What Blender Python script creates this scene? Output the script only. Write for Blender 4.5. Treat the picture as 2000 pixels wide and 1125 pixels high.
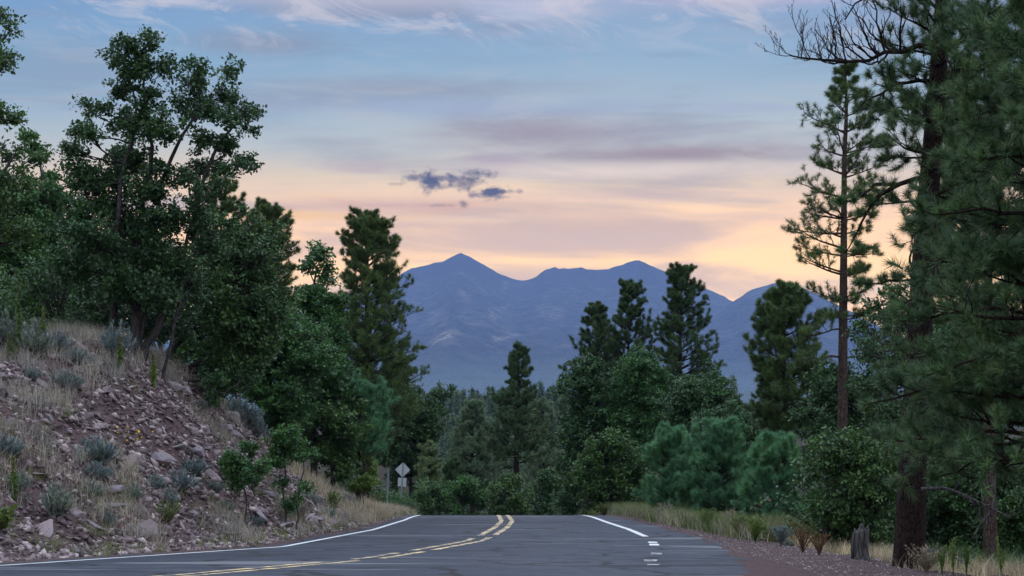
import bpy, bmesh, math, random
import numpy as np

for o in list(bpy.data.objects):
    bpy.data.objects.remove(o)
C = bpy.context.scene
COL = C.collection
rng = np.random.default_rng(7)
random.seed(7)
PI = math.pi

# ------------------------------------------------------------------ camera
EYE = 1.5
FPX = 3732.0            # focal length in photo pixels (2000 wide)
HORX, HORY = 1000.0, 800.0
cam_d = bpy.data.cameras.new('camera')
cam = bpy.data.objects.new('camera', cam_d)
COL.objects.link(cam)
cam.location = (0, 0, EYE)
cam.rotation_euler = (PI/2, 0, 0)
cam_d.sensor_width = 36
cam_d.lens = 36*FPX/2000
cam_d.shift_y = (HORY-562.5)/2000
cam_d.clip_start = 0.1
cam_d.clip_end = 60000
C.camera = cam
C.view_settings.view_transform = 'Standard'
C.view_settings.look = 'None'
C.view_settings.exposure = 0.45
C.view_settings.gamma = 1.0
C.view_settings.use_curve_mapping = False
C.cycles.max_bounces = 6
C.cycles.diffuse_bounces = 3
C.cycles.transmission_bounces = 3
C.cycles.volume_bounces = 1
C.cycles.use_adaptive_sampling = True


def P(px, py, d):
    """photo pixel + distance -> point in the world"""
    return np.array([(px-HORX)/FPX*d, d, EYE+(HORY-py)/FPX*d])


# ------------------------------------------------------------------ node helpers
class NT:
    def __init__(s, tree):
        s.t = tree; s.n = tree.nodes; s.l = tree.links
    def new(s, typ, **kw):
        n = s.n.new(typ)
        for k, v in kw.items(): setattr(n, k, v)
        return n
    def put(s, sock, v):
        if isinstance(v, bpy.types.NodeSocket): s.l.new(v, sock)
        elif isinstance(v, (tuple, list)) and len(v) == 3 and sock.type == 'RGBA': sock.default_value = (*v, 1)
        else: sock.default_value = v
    def math(s, op, a, b=None, c=None, clamp=False):
        n = s.new('ShaderNodeMath', operation=op, use_clamp=clamp)
        s.put(n.inputs[0], a)
        if b is not None: s.put(n.inputs[1], b)
        if c is not None: s.put(n.inputs[2], c)
        return n.outputs[0]
    def add(s, a, b): return s.math('ADD', a, b)
    def sub(s, a, b): return s.math('SUBTRACT', a, b)
    def mul(s, a, b): return s.math('MULTIPLY', a, b)
    def mix(s, f, a, b, blend='MIX'):
        n = s.new('ShaderNodeMix', data_type='RGBA', blend_type=blend)
        s.put(n.inputs[0], f); s.put(n.inputs[6], a); s.put(n.inputs[7], b)
        return n.outputs[2]
    def noise(s, vec, scale, detail=4, rough=.55, dist=0.0):
        n = s.new('ShaderNodeTexNoise')
        if vec is not None: s.l.new(vec, n.inputs['Vector'])
        n.inputs['Scale'].default_value = scale
        n.inputs['Detail'].default_value = detail
        n.inputs['Roughness'].default_value = rough
        n.inputs['Distortion'].default_value = dist
        return n.outputs['Fac']
    def ramp(s, f, stops, interp='LINEAR'):
        n = s.new('ShaderNodeValToRGB'); n.color_ramp.interpolation = interp
        e = n.color_ramp.elements
        while len(e) < len(stops): e.new(0.5)
        for k, (p, c) in enumerate(stops):
            e[k].position = p
            e[k].color = (c, c, c, 1) if isinstance(c, (int, float)) else (*c, 1)
        s.put(n.inputs[0], f)
        return n.outputs[0]
    def comb(s, x, y, z):
        n = s.new('ShaderNodeCombineXYZ')
        for i, v in enumerate((x, y, z)): s.put(n.inputs[i], v)
        return n.outputs[0]
    def sep(s, v):
        n = s.new('ShaderNodeSeparateXYZ'); s.l.new(v, n.inputs[0]); return n.outputs
    def sstep(s, v, a, b):
        n = s.new('ShaderNodeMapRange', interpolation_type='SMOOTHSTEP')
        s.put(n.inputs[0], v); n.inputs[1].default_value = a; n.inputs[2].default_value = b
        return n.outputs[0]


def lin(r, g, b):
    f = lambda v: ((v/255+.055)/1.055)**2.4 if v/255 > .04045 else v/255/12.92
    return (f(r), f(g), f(b))


# ------------------------------------------------------------------ world: dusk sky
W = bpy.data.worlds.new('World'); C.world = W; W.use_nodes = True
W.node_tree.nodes.clear()
w = NT(W.node_tree)
SUN_EL, SUN_AZ = math.radians(2.0), math.radians(4.0)      # the sun is down behind the peaks
sky = w.new('ShaderNodeTexSky', sky_type='NISHITA')
sky.sun_disc = False; sky.sun_elevation = SUN_EL; sky.sun_rotation = SUN_AZ
sky.altitude = 2000
tc = w.new('ShaderNodeTexCoord')
dx, dy, dz = w.sep(tc.outputs['Generated'])
az = w.math('ARCTAN2', dx, dy)
el = w.math('ARCSINE', dz)
# cloud streaks: long in azimuth, thin in elevation
sv = w.comb(w.mul(az, 5.0), w.mul(el, 34.0), 1.7)
n1 = w.noise(sv, 1.0, 7, .55, .5)
sv2 = w.comb(w.mul(az, 14.0), w.mul(el, 70.0), 7.7)
n2 = w.noise(sv2, 1.0, 8, .6, .8)
wob = w.mul(w.sub(n1, .5), .035)
elw = w.add(el, wob)
KE = 1/0.30
ZEN_FILL = 3.1  # sky above the view, brightened as added fill light for the foreground
def E(py): return (HORY-py)/FPX*KE
SKY = [(0.0, lin(225, 150, 40)), (E(640), lin(244, 176, 50)), (E(560), lin(255, 196, 60)), (E(490), lin(246, 186, 92)),
       (E(430), lin(232, 174, 112)), (E(360), lin(192, 162, 130)), (E(300), lin(142, 146, 152)),
       (E(230), lin(106, 132, 156)), (E(130), lin(76, 120, 156)), (E(30), lin(66, 108, 152)),
       (0.80, tuple(v*1.1 for v in lin(118, 148, 194))), (1.0, tuple(v*ZEN_FILL for v in lin(166, 178, 194)))]
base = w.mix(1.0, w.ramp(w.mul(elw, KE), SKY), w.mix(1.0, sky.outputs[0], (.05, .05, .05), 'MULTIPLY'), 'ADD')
def blob(px, py, rx, ry, soft=1.0, warp=.5):
    """a soft elongated cloud patch in the sky, broken up by noise"""
    a = w.math('DIVIDE', w.sub(az, math.atan((px-HORX)/FPX)), rx/FPX)
    e = w.math('DIVIDE', w.sub(el, (HORY-py)/FPX), ry/FPX)
    r = w.math('SQRT', w.add(w.mul(a, a), w.mul(e, e)))
    r = w.add(r, w.mul(w.sub(n2, .5), 2.4*warp))
    return w.sstep(r, 1.0, 1.0-soft)
MAUVE = lin(142, 130, 136); ROSE = lin(196, 162, 160); PALE = lin(190, 176, 182); GOLD = lin(255, 208, 150); CREAM = lin(236, 208, 190)
c = base
c = w.mix(w.mul(w.sstep(n1, .46, .66), .55), c, MAUVE)
for (px, py, rx, ry, colr, k) in [
        (520, 100, 190, 28, MAUVE, .55), (150, 150, 240, 60, MAUVE, .35), (780, 180, 420, 26, MAUVE, .55), (1050, 262, 260, 40, lin(156, 134, 132), .85),
        (1330, 306, 330, 17, lin(160, 132, 122), .95), (980, 312, 90, 20, lin(172, 144, 152), .6), (700, 330, 90, 14, lin(190, 160, 158), .5),
        (1250, 338, 480, 18, lin(240, 214, 196), .75), (1250, 385, 520, 16, lin(222, 186, 166), .5), (760, 404, 320, 20, lin(200, 142, 112), .8),
        (640, 424, 260, 11, lin(255, 200, 105), 1.0), (900, 430, 180, 9, lin(250, 208, 160), .8), (1420, 425, 260, 8, lin(248, 202, 158), .7),
        (1150, 470, 420, 20, lin(222, 190, 168), .4), (720, 8, 520, 26, PALE, .75), (1060, 30, 170, 24, lin(204, 190, 200), .7),
        (1450, 10, 320, 26, lin(190, 170, 184), .8), (420, -12, 300, 18, PALE, .7), (900, 215, 520, 20, lin(150, 152, 180), .5),
        (1500, 220, 160, 10, lin(168, 164, 186), .5)]:
    c = w.mix(w.mul(blob(px, py, rx*1.25, ry*1.5, 1.0), k), c, colr)
cv = w.comb(w.mul(az, 22.0), w.add(w.mul(el, 60.0), w.mul(az, 9.0)), 11.3)
n3 = w.noise(cv, 1.0, 9, .68, 1.2)
band = w.mul(w.sstep(el, .176, .205), w.sstep(el, .33, .235))
c = w.mix(w.mul(w.mul(band, w.sstep(n3, .46, .66)), .75), c, lin(206, 190, 192))
# fine streaking
c = w.mix(w.mul(w.sstep(n2, .48, .70), .22), c, lin(205, 178, 168))
# the small dark puffs below the streaks
pv = w.comb(w.mul(az, 150.0), w.mul(el, 210.0), 3.1)
pn = w.noise(pv, 1.0, 6, .62, .3)
def puff(px, py, rx, ry, k, thr=.0):
    a = w.math('DIVIDE', w.sub(az, math.atan((px-HORX)/FPX)), rx/FPX)
    e = w.math('DIVIDE', w.sub(el, (HORY-py)/FPX), ry/FPX)
    r = w.math('SQRT', w.add(w.mul(a, a), w.mul(e, e)))
    r = w.add(r, w.mul(w.sub(pn, .5), 3.0))
    return w.mul(w.sstep(r, 1.3, .1), min(1, k*1.1))
DARKC = lin(66, 50, 46)
for q in [(842, 357, 38, 19, .95), (812, 348, 34, 12, .6), (930, 341, 34, 9, .8), (915, 360, 36, 15, .75), (958, 378, 42, 14, .9), (985, 376, 26, 6, .6),
          (905, 400, 10, 8, .6), (860, 403, 34, 4, .3), (775, 362, 20, 4, .3), (885, 350, 44, 7, .45)]:
    c = w.mix(puff(*q), c, DARKC)
tint = w.ramp(w.mul(el, KE), [(0, (.96, .92, .72)), (E(470), (.94, .90, .72)), (E(350), (.88, .88, .77)), (E(250), (.83, .88, .83)), (E(120), (.75, .86, .86)), (.75, (.85, .93, .95)), (1, (1, 1, 1))])
c = w.mix(1.0, c, tint, 'MULTIPLY')
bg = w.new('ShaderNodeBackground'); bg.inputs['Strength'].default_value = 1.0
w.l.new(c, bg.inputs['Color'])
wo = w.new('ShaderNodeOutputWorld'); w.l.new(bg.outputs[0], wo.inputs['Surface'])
W.cycles.sampling_method = 'MANUAL'; W.cycles.sample_map_resolution = 512

# last of the sun: at the horizon behind the mountains, which screen it
sl = bpy.data.lights.new('sun', 'SUN'); sl.energy = 0.5; sl.angle = math.radians(10); sl.color = (1, .72, .5)
so = bpy.data.objects.new('sun', sl); COL.objects.link(so)
so.rotation_euler = (-(PI/2-SUN_EL), 0, -SUN_AZ)   # shines from +Y low towards the camera


# ------------------------------------------------------------------ materials
def material(name):
    m = bpy.data.materials.new(name); m.use_nodes = True
    t = NT(m.node_tree); b = t.n['Principled BSDF']
    return m, t, b

def leaf_mat(name, stops, rough=.5, trans=.25, spec=.4):
    m, t, b = material(name)
    at = t.new('ShaderNodeAttribute', attribute_name='tone')
    col = t.ramp(at.outputs['Fac'], stops)
    ob = t.new('ShaderNodeTexCoord')
    nz = t.noise(ob.outputs['Object'], .9, 3)
    col = t.mix(t.sstep(nz, .35, .7), col, t.mix(1.0, col, (1.35, 1.3, 1.05), 'MULTIPLY'))
    oi = t.new('ShaderNodeObjectInfo')
    col = t.mix(1.0, col, t.ramp(oi.outputs['Random'], [(0, (.78, .84, .88)), (.5, (1, 1, 1)), (1, (1.30, 1.18, .95))]), 'MULTIPLY')
    b.inputs['Roughness'].default_value = rough
    b.inputs['Specular IOR Level'].default_value = spec
    t.l.new(col, b.inputs['Base Color'])
    tr = t.new('ShaderNodeBsdfTranslucent'); t.l.new(col, tr.inputs[0])
    mx = t.new('ShaderNodeMixShader'); mx.inputs[0].default_value = trans
    t.l.new(b.outputs[0], mx.inputs[1]); t.l.new(tr.outputs[0], mx.inputs[2])
    t.l.new(mx.outputs[0], t.n['Material Output'].inputs[0])
    return m

def bark_mat(name, c1, c2, scale=6, bump=.5, stretch=.25):
    m, t, b = material(name)
    ob = t.new('ShaderNodeTexCoord')
    mp = t.new('ShaderNodeMapping'); mp.inputs['Scale'].default_value = (1, 1, stretch)
    t.l.new(ob.outputs['Object'], mp.inputs[0])
    v = t.new('ShaderNodeTexVoronoi', feature='DISTANCE_TO_EDGE'); v.inputs['Scale'].default_value = scale*1.6
    t.l.new(mp.outputs[0], v.inputs['Vector'])
    nz = t.noise(mp.outputs[0], scale, 6, .65)
    crack = t.sstep(v.outputs['Distance'], .0, .12)
    col = t.mix(t.mul(crack, nz), c1, c2)
    t.l.new(col, b.inputs['Base Color']); b.inputs['Roughness'].default_value = .95; b.inputs['Specular IOR Level'].default_value = .1
    bp = t.new('ShaderNodeBump'); bp.inputs['Strength'].default_value = bump; bp.inputs['Distance'].default_value = .05
    t.l.new(t.add(t.mul(crack, .6), nz), bp.inputs['Height']); t.l.new(bp.outputs[0], b.inputs['Normal'])
    return m

M = {}
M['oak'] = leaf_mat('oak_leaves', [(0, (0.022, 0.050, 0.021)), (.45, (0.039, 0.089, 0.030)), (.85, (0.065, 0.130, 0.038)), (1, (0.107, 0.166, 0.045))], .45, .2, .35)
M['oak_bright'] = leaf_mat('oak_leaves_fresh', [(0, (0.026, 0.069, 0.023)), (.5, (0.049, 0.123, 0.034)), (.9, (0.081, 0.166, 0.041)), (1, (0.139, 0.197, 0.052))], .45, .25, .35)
M['pine'] = leaf_mat('pine_needles', [(0, (0.028, 0.052, 0.021)), (.5, (0.049, 0.096, 0.033)), (.9, (0.084, 0.135, 0.047)), (1, (0.129, 0.135, 0.045))], .5, .15, .35)
M['pine_near'] = leaf_mat('pine_needles_long', [(0, (0.030, 0.062, 0.028)), (.5, (0.056, 0.113, 0.047)), (.9, (0.091, 0.161, 0.066)), (1, (0.161, 0.166, 0.064))], .48, .15, .4)
M['young'] = leaf_mat('young_pine_needles', [(0, (.04, .105, .055)), (.5, (.105, .25, .125)), (1, (.19, .37, .18))], .5, .2, .35)
M['far_pine'] = leaf_mat('far_pine_needles', [(0, (.05, .085, .060)), (.5, (.09, .135, .095)), (1, (.14, .19, .125))], .6, .1, .2)
M['pale_pine'] = leaf_mat('pale_pine_needles', [(0, (.075, .125, .075)), (.5, (.125, .19, .115)), (1, (.19, .25, .15))], .55, .15, .3)
M['yellow_green'] = leaf_mat('yellow_green_leaves', [(0, (.06, .10, .03)), (.5, (.12, .19, .05)), (1, (.22, .28, .09))], .5, .3, .3)
M['sage'] = leaf_mat('sage_leaves', [(0, (.08, .11, .12)), (.5, (.16, .21, .22)), (1, (.30, .36, .36))], .75, .1, .2)
M['blond'] = leaf_mat('dry_grass', [(0, (.14, .125, .11)), (.5, (.30, .265, .23)), (1, (.54, .48, .42))], .7, .2, .2)
M['green_grass'] = leaf_mat('green_grass', [(0, (.06, .085, .035)), (.5, (.13, .16, .06)), (1, (.26, .26, .11))], .6, .25, .2)
M['brown_twigs'] = leaf_mat('dry_brown_weed', [(0, (.08, .045, .028)), (.5, (.14, .08, .05)), (1, (.22, .14, .09))], .8, .1, .1)
M['flower'] = leaf_mat('yellow_petals', [(0, (.6, .42, .03)), (1, (.8, .6, .05))], .6, .2, .2)
M['bark_oak'] = bark_mat('oak_bark', (.022, .020, .020), (.10, .09, .085), 9)
M['bark_pine'] = bark_mat('pine_bark', (.008, .006, .006), (.070, .045, .038), 20, 1.0, .22)
M['bark_pine_pale'] = bark_mat('pine_bark_upper', (.025, .018, .016), (.13, .09, .075), 14, .8, .3)
M['dead'] = bark_mat('dead_wood', (.035, .033, .035), (.17, .155, .155), 9, .6, .12)


# ------------------------------------------------------------------ mesh helpers
def mesh_obj(name, V, faces, mat, parent=None, tone=None, smooth=False):
    """V (n,3); faces: list of (m,k) int arrays"""
    me = bpy.data.meshes.new(name)
    V = np.ascontiguousarray(V, dtype=np.float32)
    me.vertices.add(len(V)); me.vertices.foreach_set('co', V.ravel())
    faces = [f for f in faces if len(f)]
    nl = sum(f.size for f in faces); nf = sum(len(f) for f in faces)
    me.loops.add(nl); me.polygons.add(nf)
    me.loops.foreach_set('vertex_index', np.concatenate([f.ravel() for f in faces]).astype(np.int32))
    tot = np.concatenate([np.full(len(f), f.shape[1]) for f in faces]).astype(np.int32)
    st = np.concatenate([[0], np.cumsum(tot)[:-1]]).astype(np.int32)
    me.polygons.foreach_set('loop_start', st)
    if tone is not None:
        a = me.attributes.new('tone', 'FLOAT', 'POINT')
        a.data.foreach_set('value', np.ascontiguousarray(tone, dtype=np.float32))
    me.update(calc_edges=True)
    if smooth: me.polygons.foreach_set('use_smooth', np.ones(nf, bool))
    me.materials.append(mat)
    o = bpy.data.objects.new(name, me); COL.objects.link(o)
    if parent is not None: o.parent = parent
    return o

def thing(name, label, cat, loc=(0, 0, 0), group=None):
    o = bpy.data.objects.new(name, None); COL.objects.link(o)
    o.location = tuple(float(v) for v in loc); o.empty_display_size = .2
    o['label'] = label; o['category'] = cat
    if group: o['group'] = group
    return o

def tag(o, label=None, cat=None, group=None, kind=None):
    if label: o['label'] = label
    if cat: o['category'] = cat
    if group: o['group'] = group
    if kind: o['kind'] = kind
    return o

def dup(root, loc, rz=0, sc=1.0, label=None, group=None):
    r = root.copy(); COL.objects.link(r); r.location = tuple(float(v) for v in loc)
    r.rotation_euler = (0, 0, rz); r.scale = (sc, sc, sc) if np.isscalar(sc) else sc
    if label: r['label'] = label
    if group: r['group'] = group
    for ch in list(root.children):
        k = ch.copy(); COL.objects.link(k); k.parent = r
        for g in ch.children:
            q = g.copy(); COL.objects.link(q); q.parent = k
    return r

def unit(v): return v/np.maximum(np.linalg.norm(v, axis=-1, keepdims=True), 1e-9)
def runit(n): return unit(rng.normal(size=(n, 3)))

def tubes(pts, rad, k=5):
    """pts (B,n,3), rad (B,n) -> verts, quads"""
    B, n, _ = pts.shape
    T = np.gradient(pts, axis=1); T = unit(T)
    ref = np.tile(np.array([[.31, .22, .93]]), (B, 1)); 
    d = np.abs((T[:, 0]*ref).sum(-1)) > .9
    ref[d] = [1, .1, .1]
    U = unit(np.cross(T, ref[:, None, :])); Vv = np.cross(T, U)
    a = np.arange(k)/k*2*PI
    ring = (U[:, :, None, :]*np.cos(a)[None, None, :, None] + Vv[:, :, None, :]*np.sin(a)[None, None, :, None])
    V = pts[:, :, None, :] + ring*rad[:, :, None, None]
    idx = np.arange(B*n*k).reshape(B, n, k)
    q = np.stack([idx[:, :-1, :], np.roll(idx[:, :-1, :], -1, 2), np.roll(idx[:, 1:, :], -1, 2), idx[:, 1:, :]], -1)
    return V.reshape(-1, 3), q.reshape(-1, 4)

class Wood:
    def __init__(s): s.V = []; s.F = []; s.n = 0
    def add(s, pts, rad, k=5):
        if len(pts) == 0: return
        V, q = tubes(np.asarray(pts, float), np.asarray(rad, float), k)
        s.V.append(V); s.F.append(q+s.n); s.n += len(V)
    def build(s, name, mat, parent, off):
        return mesh_obj(name, np.concatenate(s.V)-off, [np.concatenate(s.F)], mat, parent, smooth=True)

def resample(poly, n):
    poly = np.asarray(poly, float)
    seg = np.r_[0, np.cumsum(np.linalg.norm(np.diff(poly[:, :3], axis=0), axis=1))]
    t = np.linspace(0, seg[-1], n)
    # smooth (catmull-like) through cubic on each column
    out = np.stack([np.interp(t, seg, poly[:, j]) for j in range(poly.shape[1])], 1)
    for _ in range(2):
        out[1:-1] = .25*out[:-2]+.5*out[1:-1]+.25*out[2:]
    return out

def spawn(par, prad, plen, K, t0, t1, ang, lf, m, up=0.0, curve=0.0, flat=1.0, jit=.06, taper=.6, rf=.6, dist=.5):
    """K children on each parent polyline"""
    B, n, _ = par.shape
    t = (np.arange(K)[None]+rng.random((B, K)))/K*(t1-t0)+t0
    f = t*(n-1); i = np.clip(f.astype(int), 0, n-2); fr = (f-i)[..., None]
    bi = np.arange(B)[:, None]
    p = par[bi, i]*(1-fr)+par[bi, i+1]*fr
    T = unit(par[bi, i+1]-par[bi, i])
    r0 = (prad[bi, i]*(1-fr[..., 0])+prad[bi, i+1]*fr[..., 0])*rf
    R = rng.normal(size=(B, K, 3)); R[..., 2] *= flat
    perp = unit(R-(R*T).sum(-1, keepdims=True)*T)
    a = rng.uniform(ang[0], ang[1], (B, K, 1))
    D = T*np.cos(a)+perp*np.sin(a); D[..., 2] += up; D = unit(D)
    L = plen[:, None]*rng.uniform(lf[0], lf[1], (B, K))*(1-dist*t)
    s = np.linspace(0, 1, m)[None, None, :, None]
    LL = L[..., None, None]
    pts = p[:, :, None, :]+D[:, :, None, :]*s*LL
    pts[..., 2] += (curve*s*s*LL)[..., 0]
    j = rng.normal(size=pts.shape)*jit*LL*s
    pts = pts+j
    rad = r0[..., None]*(1-s[..., 0]*taper)
    return pts.reshape(B*K, m, 3), rad.reshape(B*K, m), L.reshape(B*K)

def needles(pos, dr, M_, length, width, th=(.25, 1.5), back=.0, tone0=None):
    N = len(pos)
    dr = unit(dr)
    R = runit(N*M_).reshape(N, M_, 3)
    D = dr[:, None, :]
    perp = unit(R-(R*D).sum(-1, keepdims=True)*D)
    a = rng.uniform(th[0], th[1], (N, M_, 1))
    nd = D*np.cos(a)+perp*np.sin(a)
    L = length*rng.uniform(.7, 1.1, (N, M_, 1))
    b = pos[:, None, :]-D*back*rng.random((N, M_, 1))
    side = unit(np.cross(nd, runit(N*M_).reshape(N, M_, 3)))*width/2
    tip = b+nd*L; tip[..., 2] -= .04*L[..., 0]
    V = np.stack([b-side, b+side, tip], 2).reshape(-1, 3)
    F = np.arange(N*M_*3).reshape(-1, 3)
    tt = rng.random((N, 1)) if tone0 is None else tone0[:, None]
    tone = np.clip(tt*.75+rng.random((N, M_))*.25, 0, 1)
    return V, F, np.repeat(tone.ravel(), 3)

def leaves(pos, M_, radius, size, upb=.5, asp=.55, tone0=None, dr=None, squash=.8):
    N = len(pos)
    o = runit(N*M_).reshape(N, M_, 3)*radius*rng.random((N, M_, 1))**.45
    o[..., 2] *= squash
    c = pos[:, None, :]+o
    ax = unit(o+.5*radius*rng.normal(size=o.shape))
    nr = rng.normal(size=o.shape); nr[..., 2] += upb*2
    side = unit(np.cross(ax, nr))
    L = size*rng.uniform(.55, 1.25, (N, M_, 1))*rng.uniform(.75, 1.2, (N, 1, 1))
    a, s_ = ax*L*.5, side*L*.5*asp
    V = np.stack([c-a, c-a*.1+s_, c+a, c-a*.1-s_], 2).reshape(-1, 3)
    F = np.arange(N*M_*4).reshape(-1, 4)
    tt = rng.random((N, 1)) if tone0 is None else tone0[:, None]
    tone = np.clip(tt*.6+rng.random((N, M_))*.4, 0, 1)**1.3
    return V, F, np.repeat(tone.ravel(), 4)


# value noise -----------------------------------------------------------
_perm = np.random.default_rng(3).permutation(4096).astype(np.int64)
_val = np.random.default_rng(4).random(4096)
def vnoise(x, y):
    x = np.asarray(x, float); y = np.asarray(y, float)
    xi = np.floor(x).astype(np.int64); yi = np.floor(y).astype(np.int64)
    fx = x-xi; fy = y-yi; fx = fx*fx*(3-2*fx); fy = fy*fy*(3-2*fy)
    h = lambda a, b: _val[_perm[(a+_perm[b & 4095]) & 4095]]
    return (h(xi, yi)*(1-fx)+h(xi+1, yi)*fx)*(1-fy)+(h(xi, yi+1)*(1-fx)+h(xi+1, yi+1)*fx)*fy
def fbm(x, y, o=4, g=.5):
    s = 0; a = 1; tt = 0
    for k in range(o):
        s = s+a*(vnoise(x*2**k+17*k, y*2**k+31*k)-.5); tt += a; a *= g
    return s/tt*2


# ------------------------------------------------------------------ terrain and road
_zy = [106, 190, 250, 330, 450, 700, 1200, 3000, 40000]
_zz = [-4.94, -13.3, -16, -14, -7.5, -6, -20, -25, -25]
def zc(y):
    y = np.asarray(y, float)
    z = -.035*y-np.where(y > 68, .00085*(np.clip(y, 68, 106)-68)**2, 0)
    return np.where(y > 106, np.interp(y, _zy, _zz), z)
def hit(px, py):
    """where the sight line through a road pixel meets the road surface"""
    k = (HORY-py)/FPX
    d = np.linspace(15, 100, 4000)
    g = EYE+k*d-zc(d)
    i = np.argmax(g < 0) if (g < 0).any() else np.argmin(g)
    return d[i]
def linefit(pts):
    a = np.array([[(px-HORX)/FPX*hit(px, py), hit(px, py)] for px, py in pts]); return a
# centre line and edge lines, read along the road
EL = linefit([(0, 1105), (300, 1085), (553, 1068), (728, 1035), (790, 1016)])
EL = np.vstack([[(-60, -6), (-38, 6), (-24, 16), (-15.2, 24)], EL, [(-3.75, 79), (-4.0, 92), (-4.9, 108), (-8.0, 124), (-15, 140), (-28, 158)]])
CL = linefit([(350, 1125), (727, 1091), (820, 1076), (925, 1057), (952, 1046), (979, 1030), (990, 1018)])
CL = np.vstack([[(-50, -14), (-28, 6), (-14, 19.5)], CL, [(-.4, 79), (-.8, 92), (-1.7, 108), (-5.0, 125), (-12.3, 142), (-25.5, 160)]])
ER = linefit([(1275, 1104), (1280, 1067), (1270, 1052), (1228, 1034), (1185, 1020)])
ER = np.vstack([[(-40, -22), (-17, 2), (-4, 18), (.6, 27)], ER, [(2.85, 79), (2.4, 92), (1.4, 108), (-2.0, 127), (-9.6, 144), (-23, 162)]])
AR = np.array([(-38, -26), (-14, -4), (0, 12), (2.8, 22), (3.9, 29.4), (4.7, 39.8), (4.75, 53), (4.3, 65), (3.8, 79), (3.3, 92), (2.3, 108), (-1.2, 128), (-8.8, 145), (-22.2, 163)])
GR = np.array([(-36, -30), (-10, -10), (3.6, 4), (5.4, 16), (6.1, 29.4), (6.0, 34), (5.6, 42), (4.95, 53), (4.5, 65), (4.0, 79), (3.5, 92), (2.5, 108), (-.9, 128), (-8.5, 145), (-22, 163)])

def dense(poly, n):
    p = resample(poly, n)
    return p
ELd, CLd, ERd, ARd, GRd = [dense(q, 260) for q in (EL, CL, ER, AR, GR)]

def sdist(x, y, poly):
    """distance to polyline (positive on its left side), and y of the nearest point"""
    x = np.asarray(x, float).ravel(); y = np.asarray(y, float).ravel()
    best = np.full(x.shape, 1e18); sg = np.zeros(x.shape); yn = np.zeros(x.shape); ar = np.zeros(x.shape)
    acc = 0
    for (a, b) in zip(poly[:-1], poly[1:]):
        d = b-a; L2 = d@d
        t = np.clip(((x-a[0])*d[0]+(y-a[1])*d[1])/L2, 0, 1)
        qx = a[0]+t*d[0]; qy = a[1]+t*d[1]
        ds = (x-qx)**2+(y-qy)**2
        m = ds < best
        best = np.where(m, ds, best)
        sg = np.where(m, d[0]*(y-a[1])-d[1]*(x-a[0]), sg); yn = np.where(m, qy, yn)
    return np.sqrt(best)*np.sign(sg), yn
ELc, GRc, ARc = resample(EL, 60), resample(GR, 60), resample(AR, 60)
_hy = [-20, 20, 33, 42, 47, 53, 58, 66, 80, 95, 110, 140]
_hh = [2.7, 2.9, 3.1, 4.0, 4.9, 5.0, 4.3, 2.8, 1.3, .8, .7, .6]
BANKW = 5.4
def tz(x, y, detail=True):
    shp = np.broadcast(np.asarray(x, float), np.asarray(y, float)).shape
    x = np.broadcast_to(np.asarray(x, float), shp).ravel(); y = np.broadcast_to(np.asarray(y, float), shp).ravel()
    z = zc(y).copy()
    near = (y < 240) & (np.abs(x) < 120)
    u, yn = sdist(x, y, ELc); v, _ = sdist(x, y, GRc); v = -v
    H = np.interp(yn, _hy, _hh)
    s = np.clip((u-.9)/BANKW, 0, 1); s = s*(.55+.45*s*(3-2*s)/1.0)
    n_lo = fbm(x*.35, y*.35, 4); n_hi = fbm(x*1.7, y*1.7, 4, .6)
    bank = H*s+.07*np.clip(u-.9-BANKW, 0, 30)*np.clip((110-y)/40, 0, 1)+np.clip(u-.9, 0, 1)*(n_lo*.35*np.clip(H/2, .3, 1)+(n_hi*.16+(1-np.abs(fbm(x*.9+y*.5, y*.9-x*.5, 3))*2-.6)*.28*(u < 7))*np.clip(H/2, .15, 1))
    fade = np.clip((230-y)/80, 0, 1)*np.clip((160-np.abs(x))/60, 0, 1)
    z = np.where(u > .9, z+bank*fade, z)
    drop = -.10*np.clip(v-.2, 0, 14)-.02*np.clip(v-14, 0, 40)+np.clip(v-.2, 0, 1)*fbm(x*.4, y*.4, 3)*.3
    z = np.where((v > .2) & (u < .9), z+drop*fade, z)
    va, _ = sdist(x, y, ARc); va = -va
    onroad = (u < .35) & (va < -.3)
    z = np.where(onroad, z-.035, z)
    z = np.where((u < .9) & ~onroad & (v < 1.5), z+n_hi*.03+.004, z)
    z = z+np.where(y > 300, fbm(x*.004, y*.004, 3)*5*np.clip((y-300)/500, 0, 1), 0)
    return z.reshape(shp)
def tz1(x, y): return float(tz(np.array([x]), np.array([y]))[0])

def spaced(core0, core1, step, far0, far1, grow=1.12):
    a = list(np.arange(core0, core1+1e-6, step)); s = step; v = core1
    while v < far1: s *= grow; v += s; a.append(v)
    s = step; v = core0; b = []
    while v > far0: s *= grow; v -= s; b.append(v)
    return np.array(b[::-1]+a)

def gridmesh(name, xs, ys, zf, mat):
    X, Y = np.meshgrid(xs, ys); Z = zf(X, Y)
    V = np.stack([X, Y, Z], -1).reshape(-1, 3)
    ny, nx = X.shape; I = np.arange(nx*ny).reshape(ny, nx)
    q = np.stack([I[:-1, :-1], I[:-1, 1:], I[1:, 1:], I[1:, :-1]], -1).reshape(-1, 4)
    return mesh_obj(name, V, [q], mat, smooth=True), V

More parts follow.
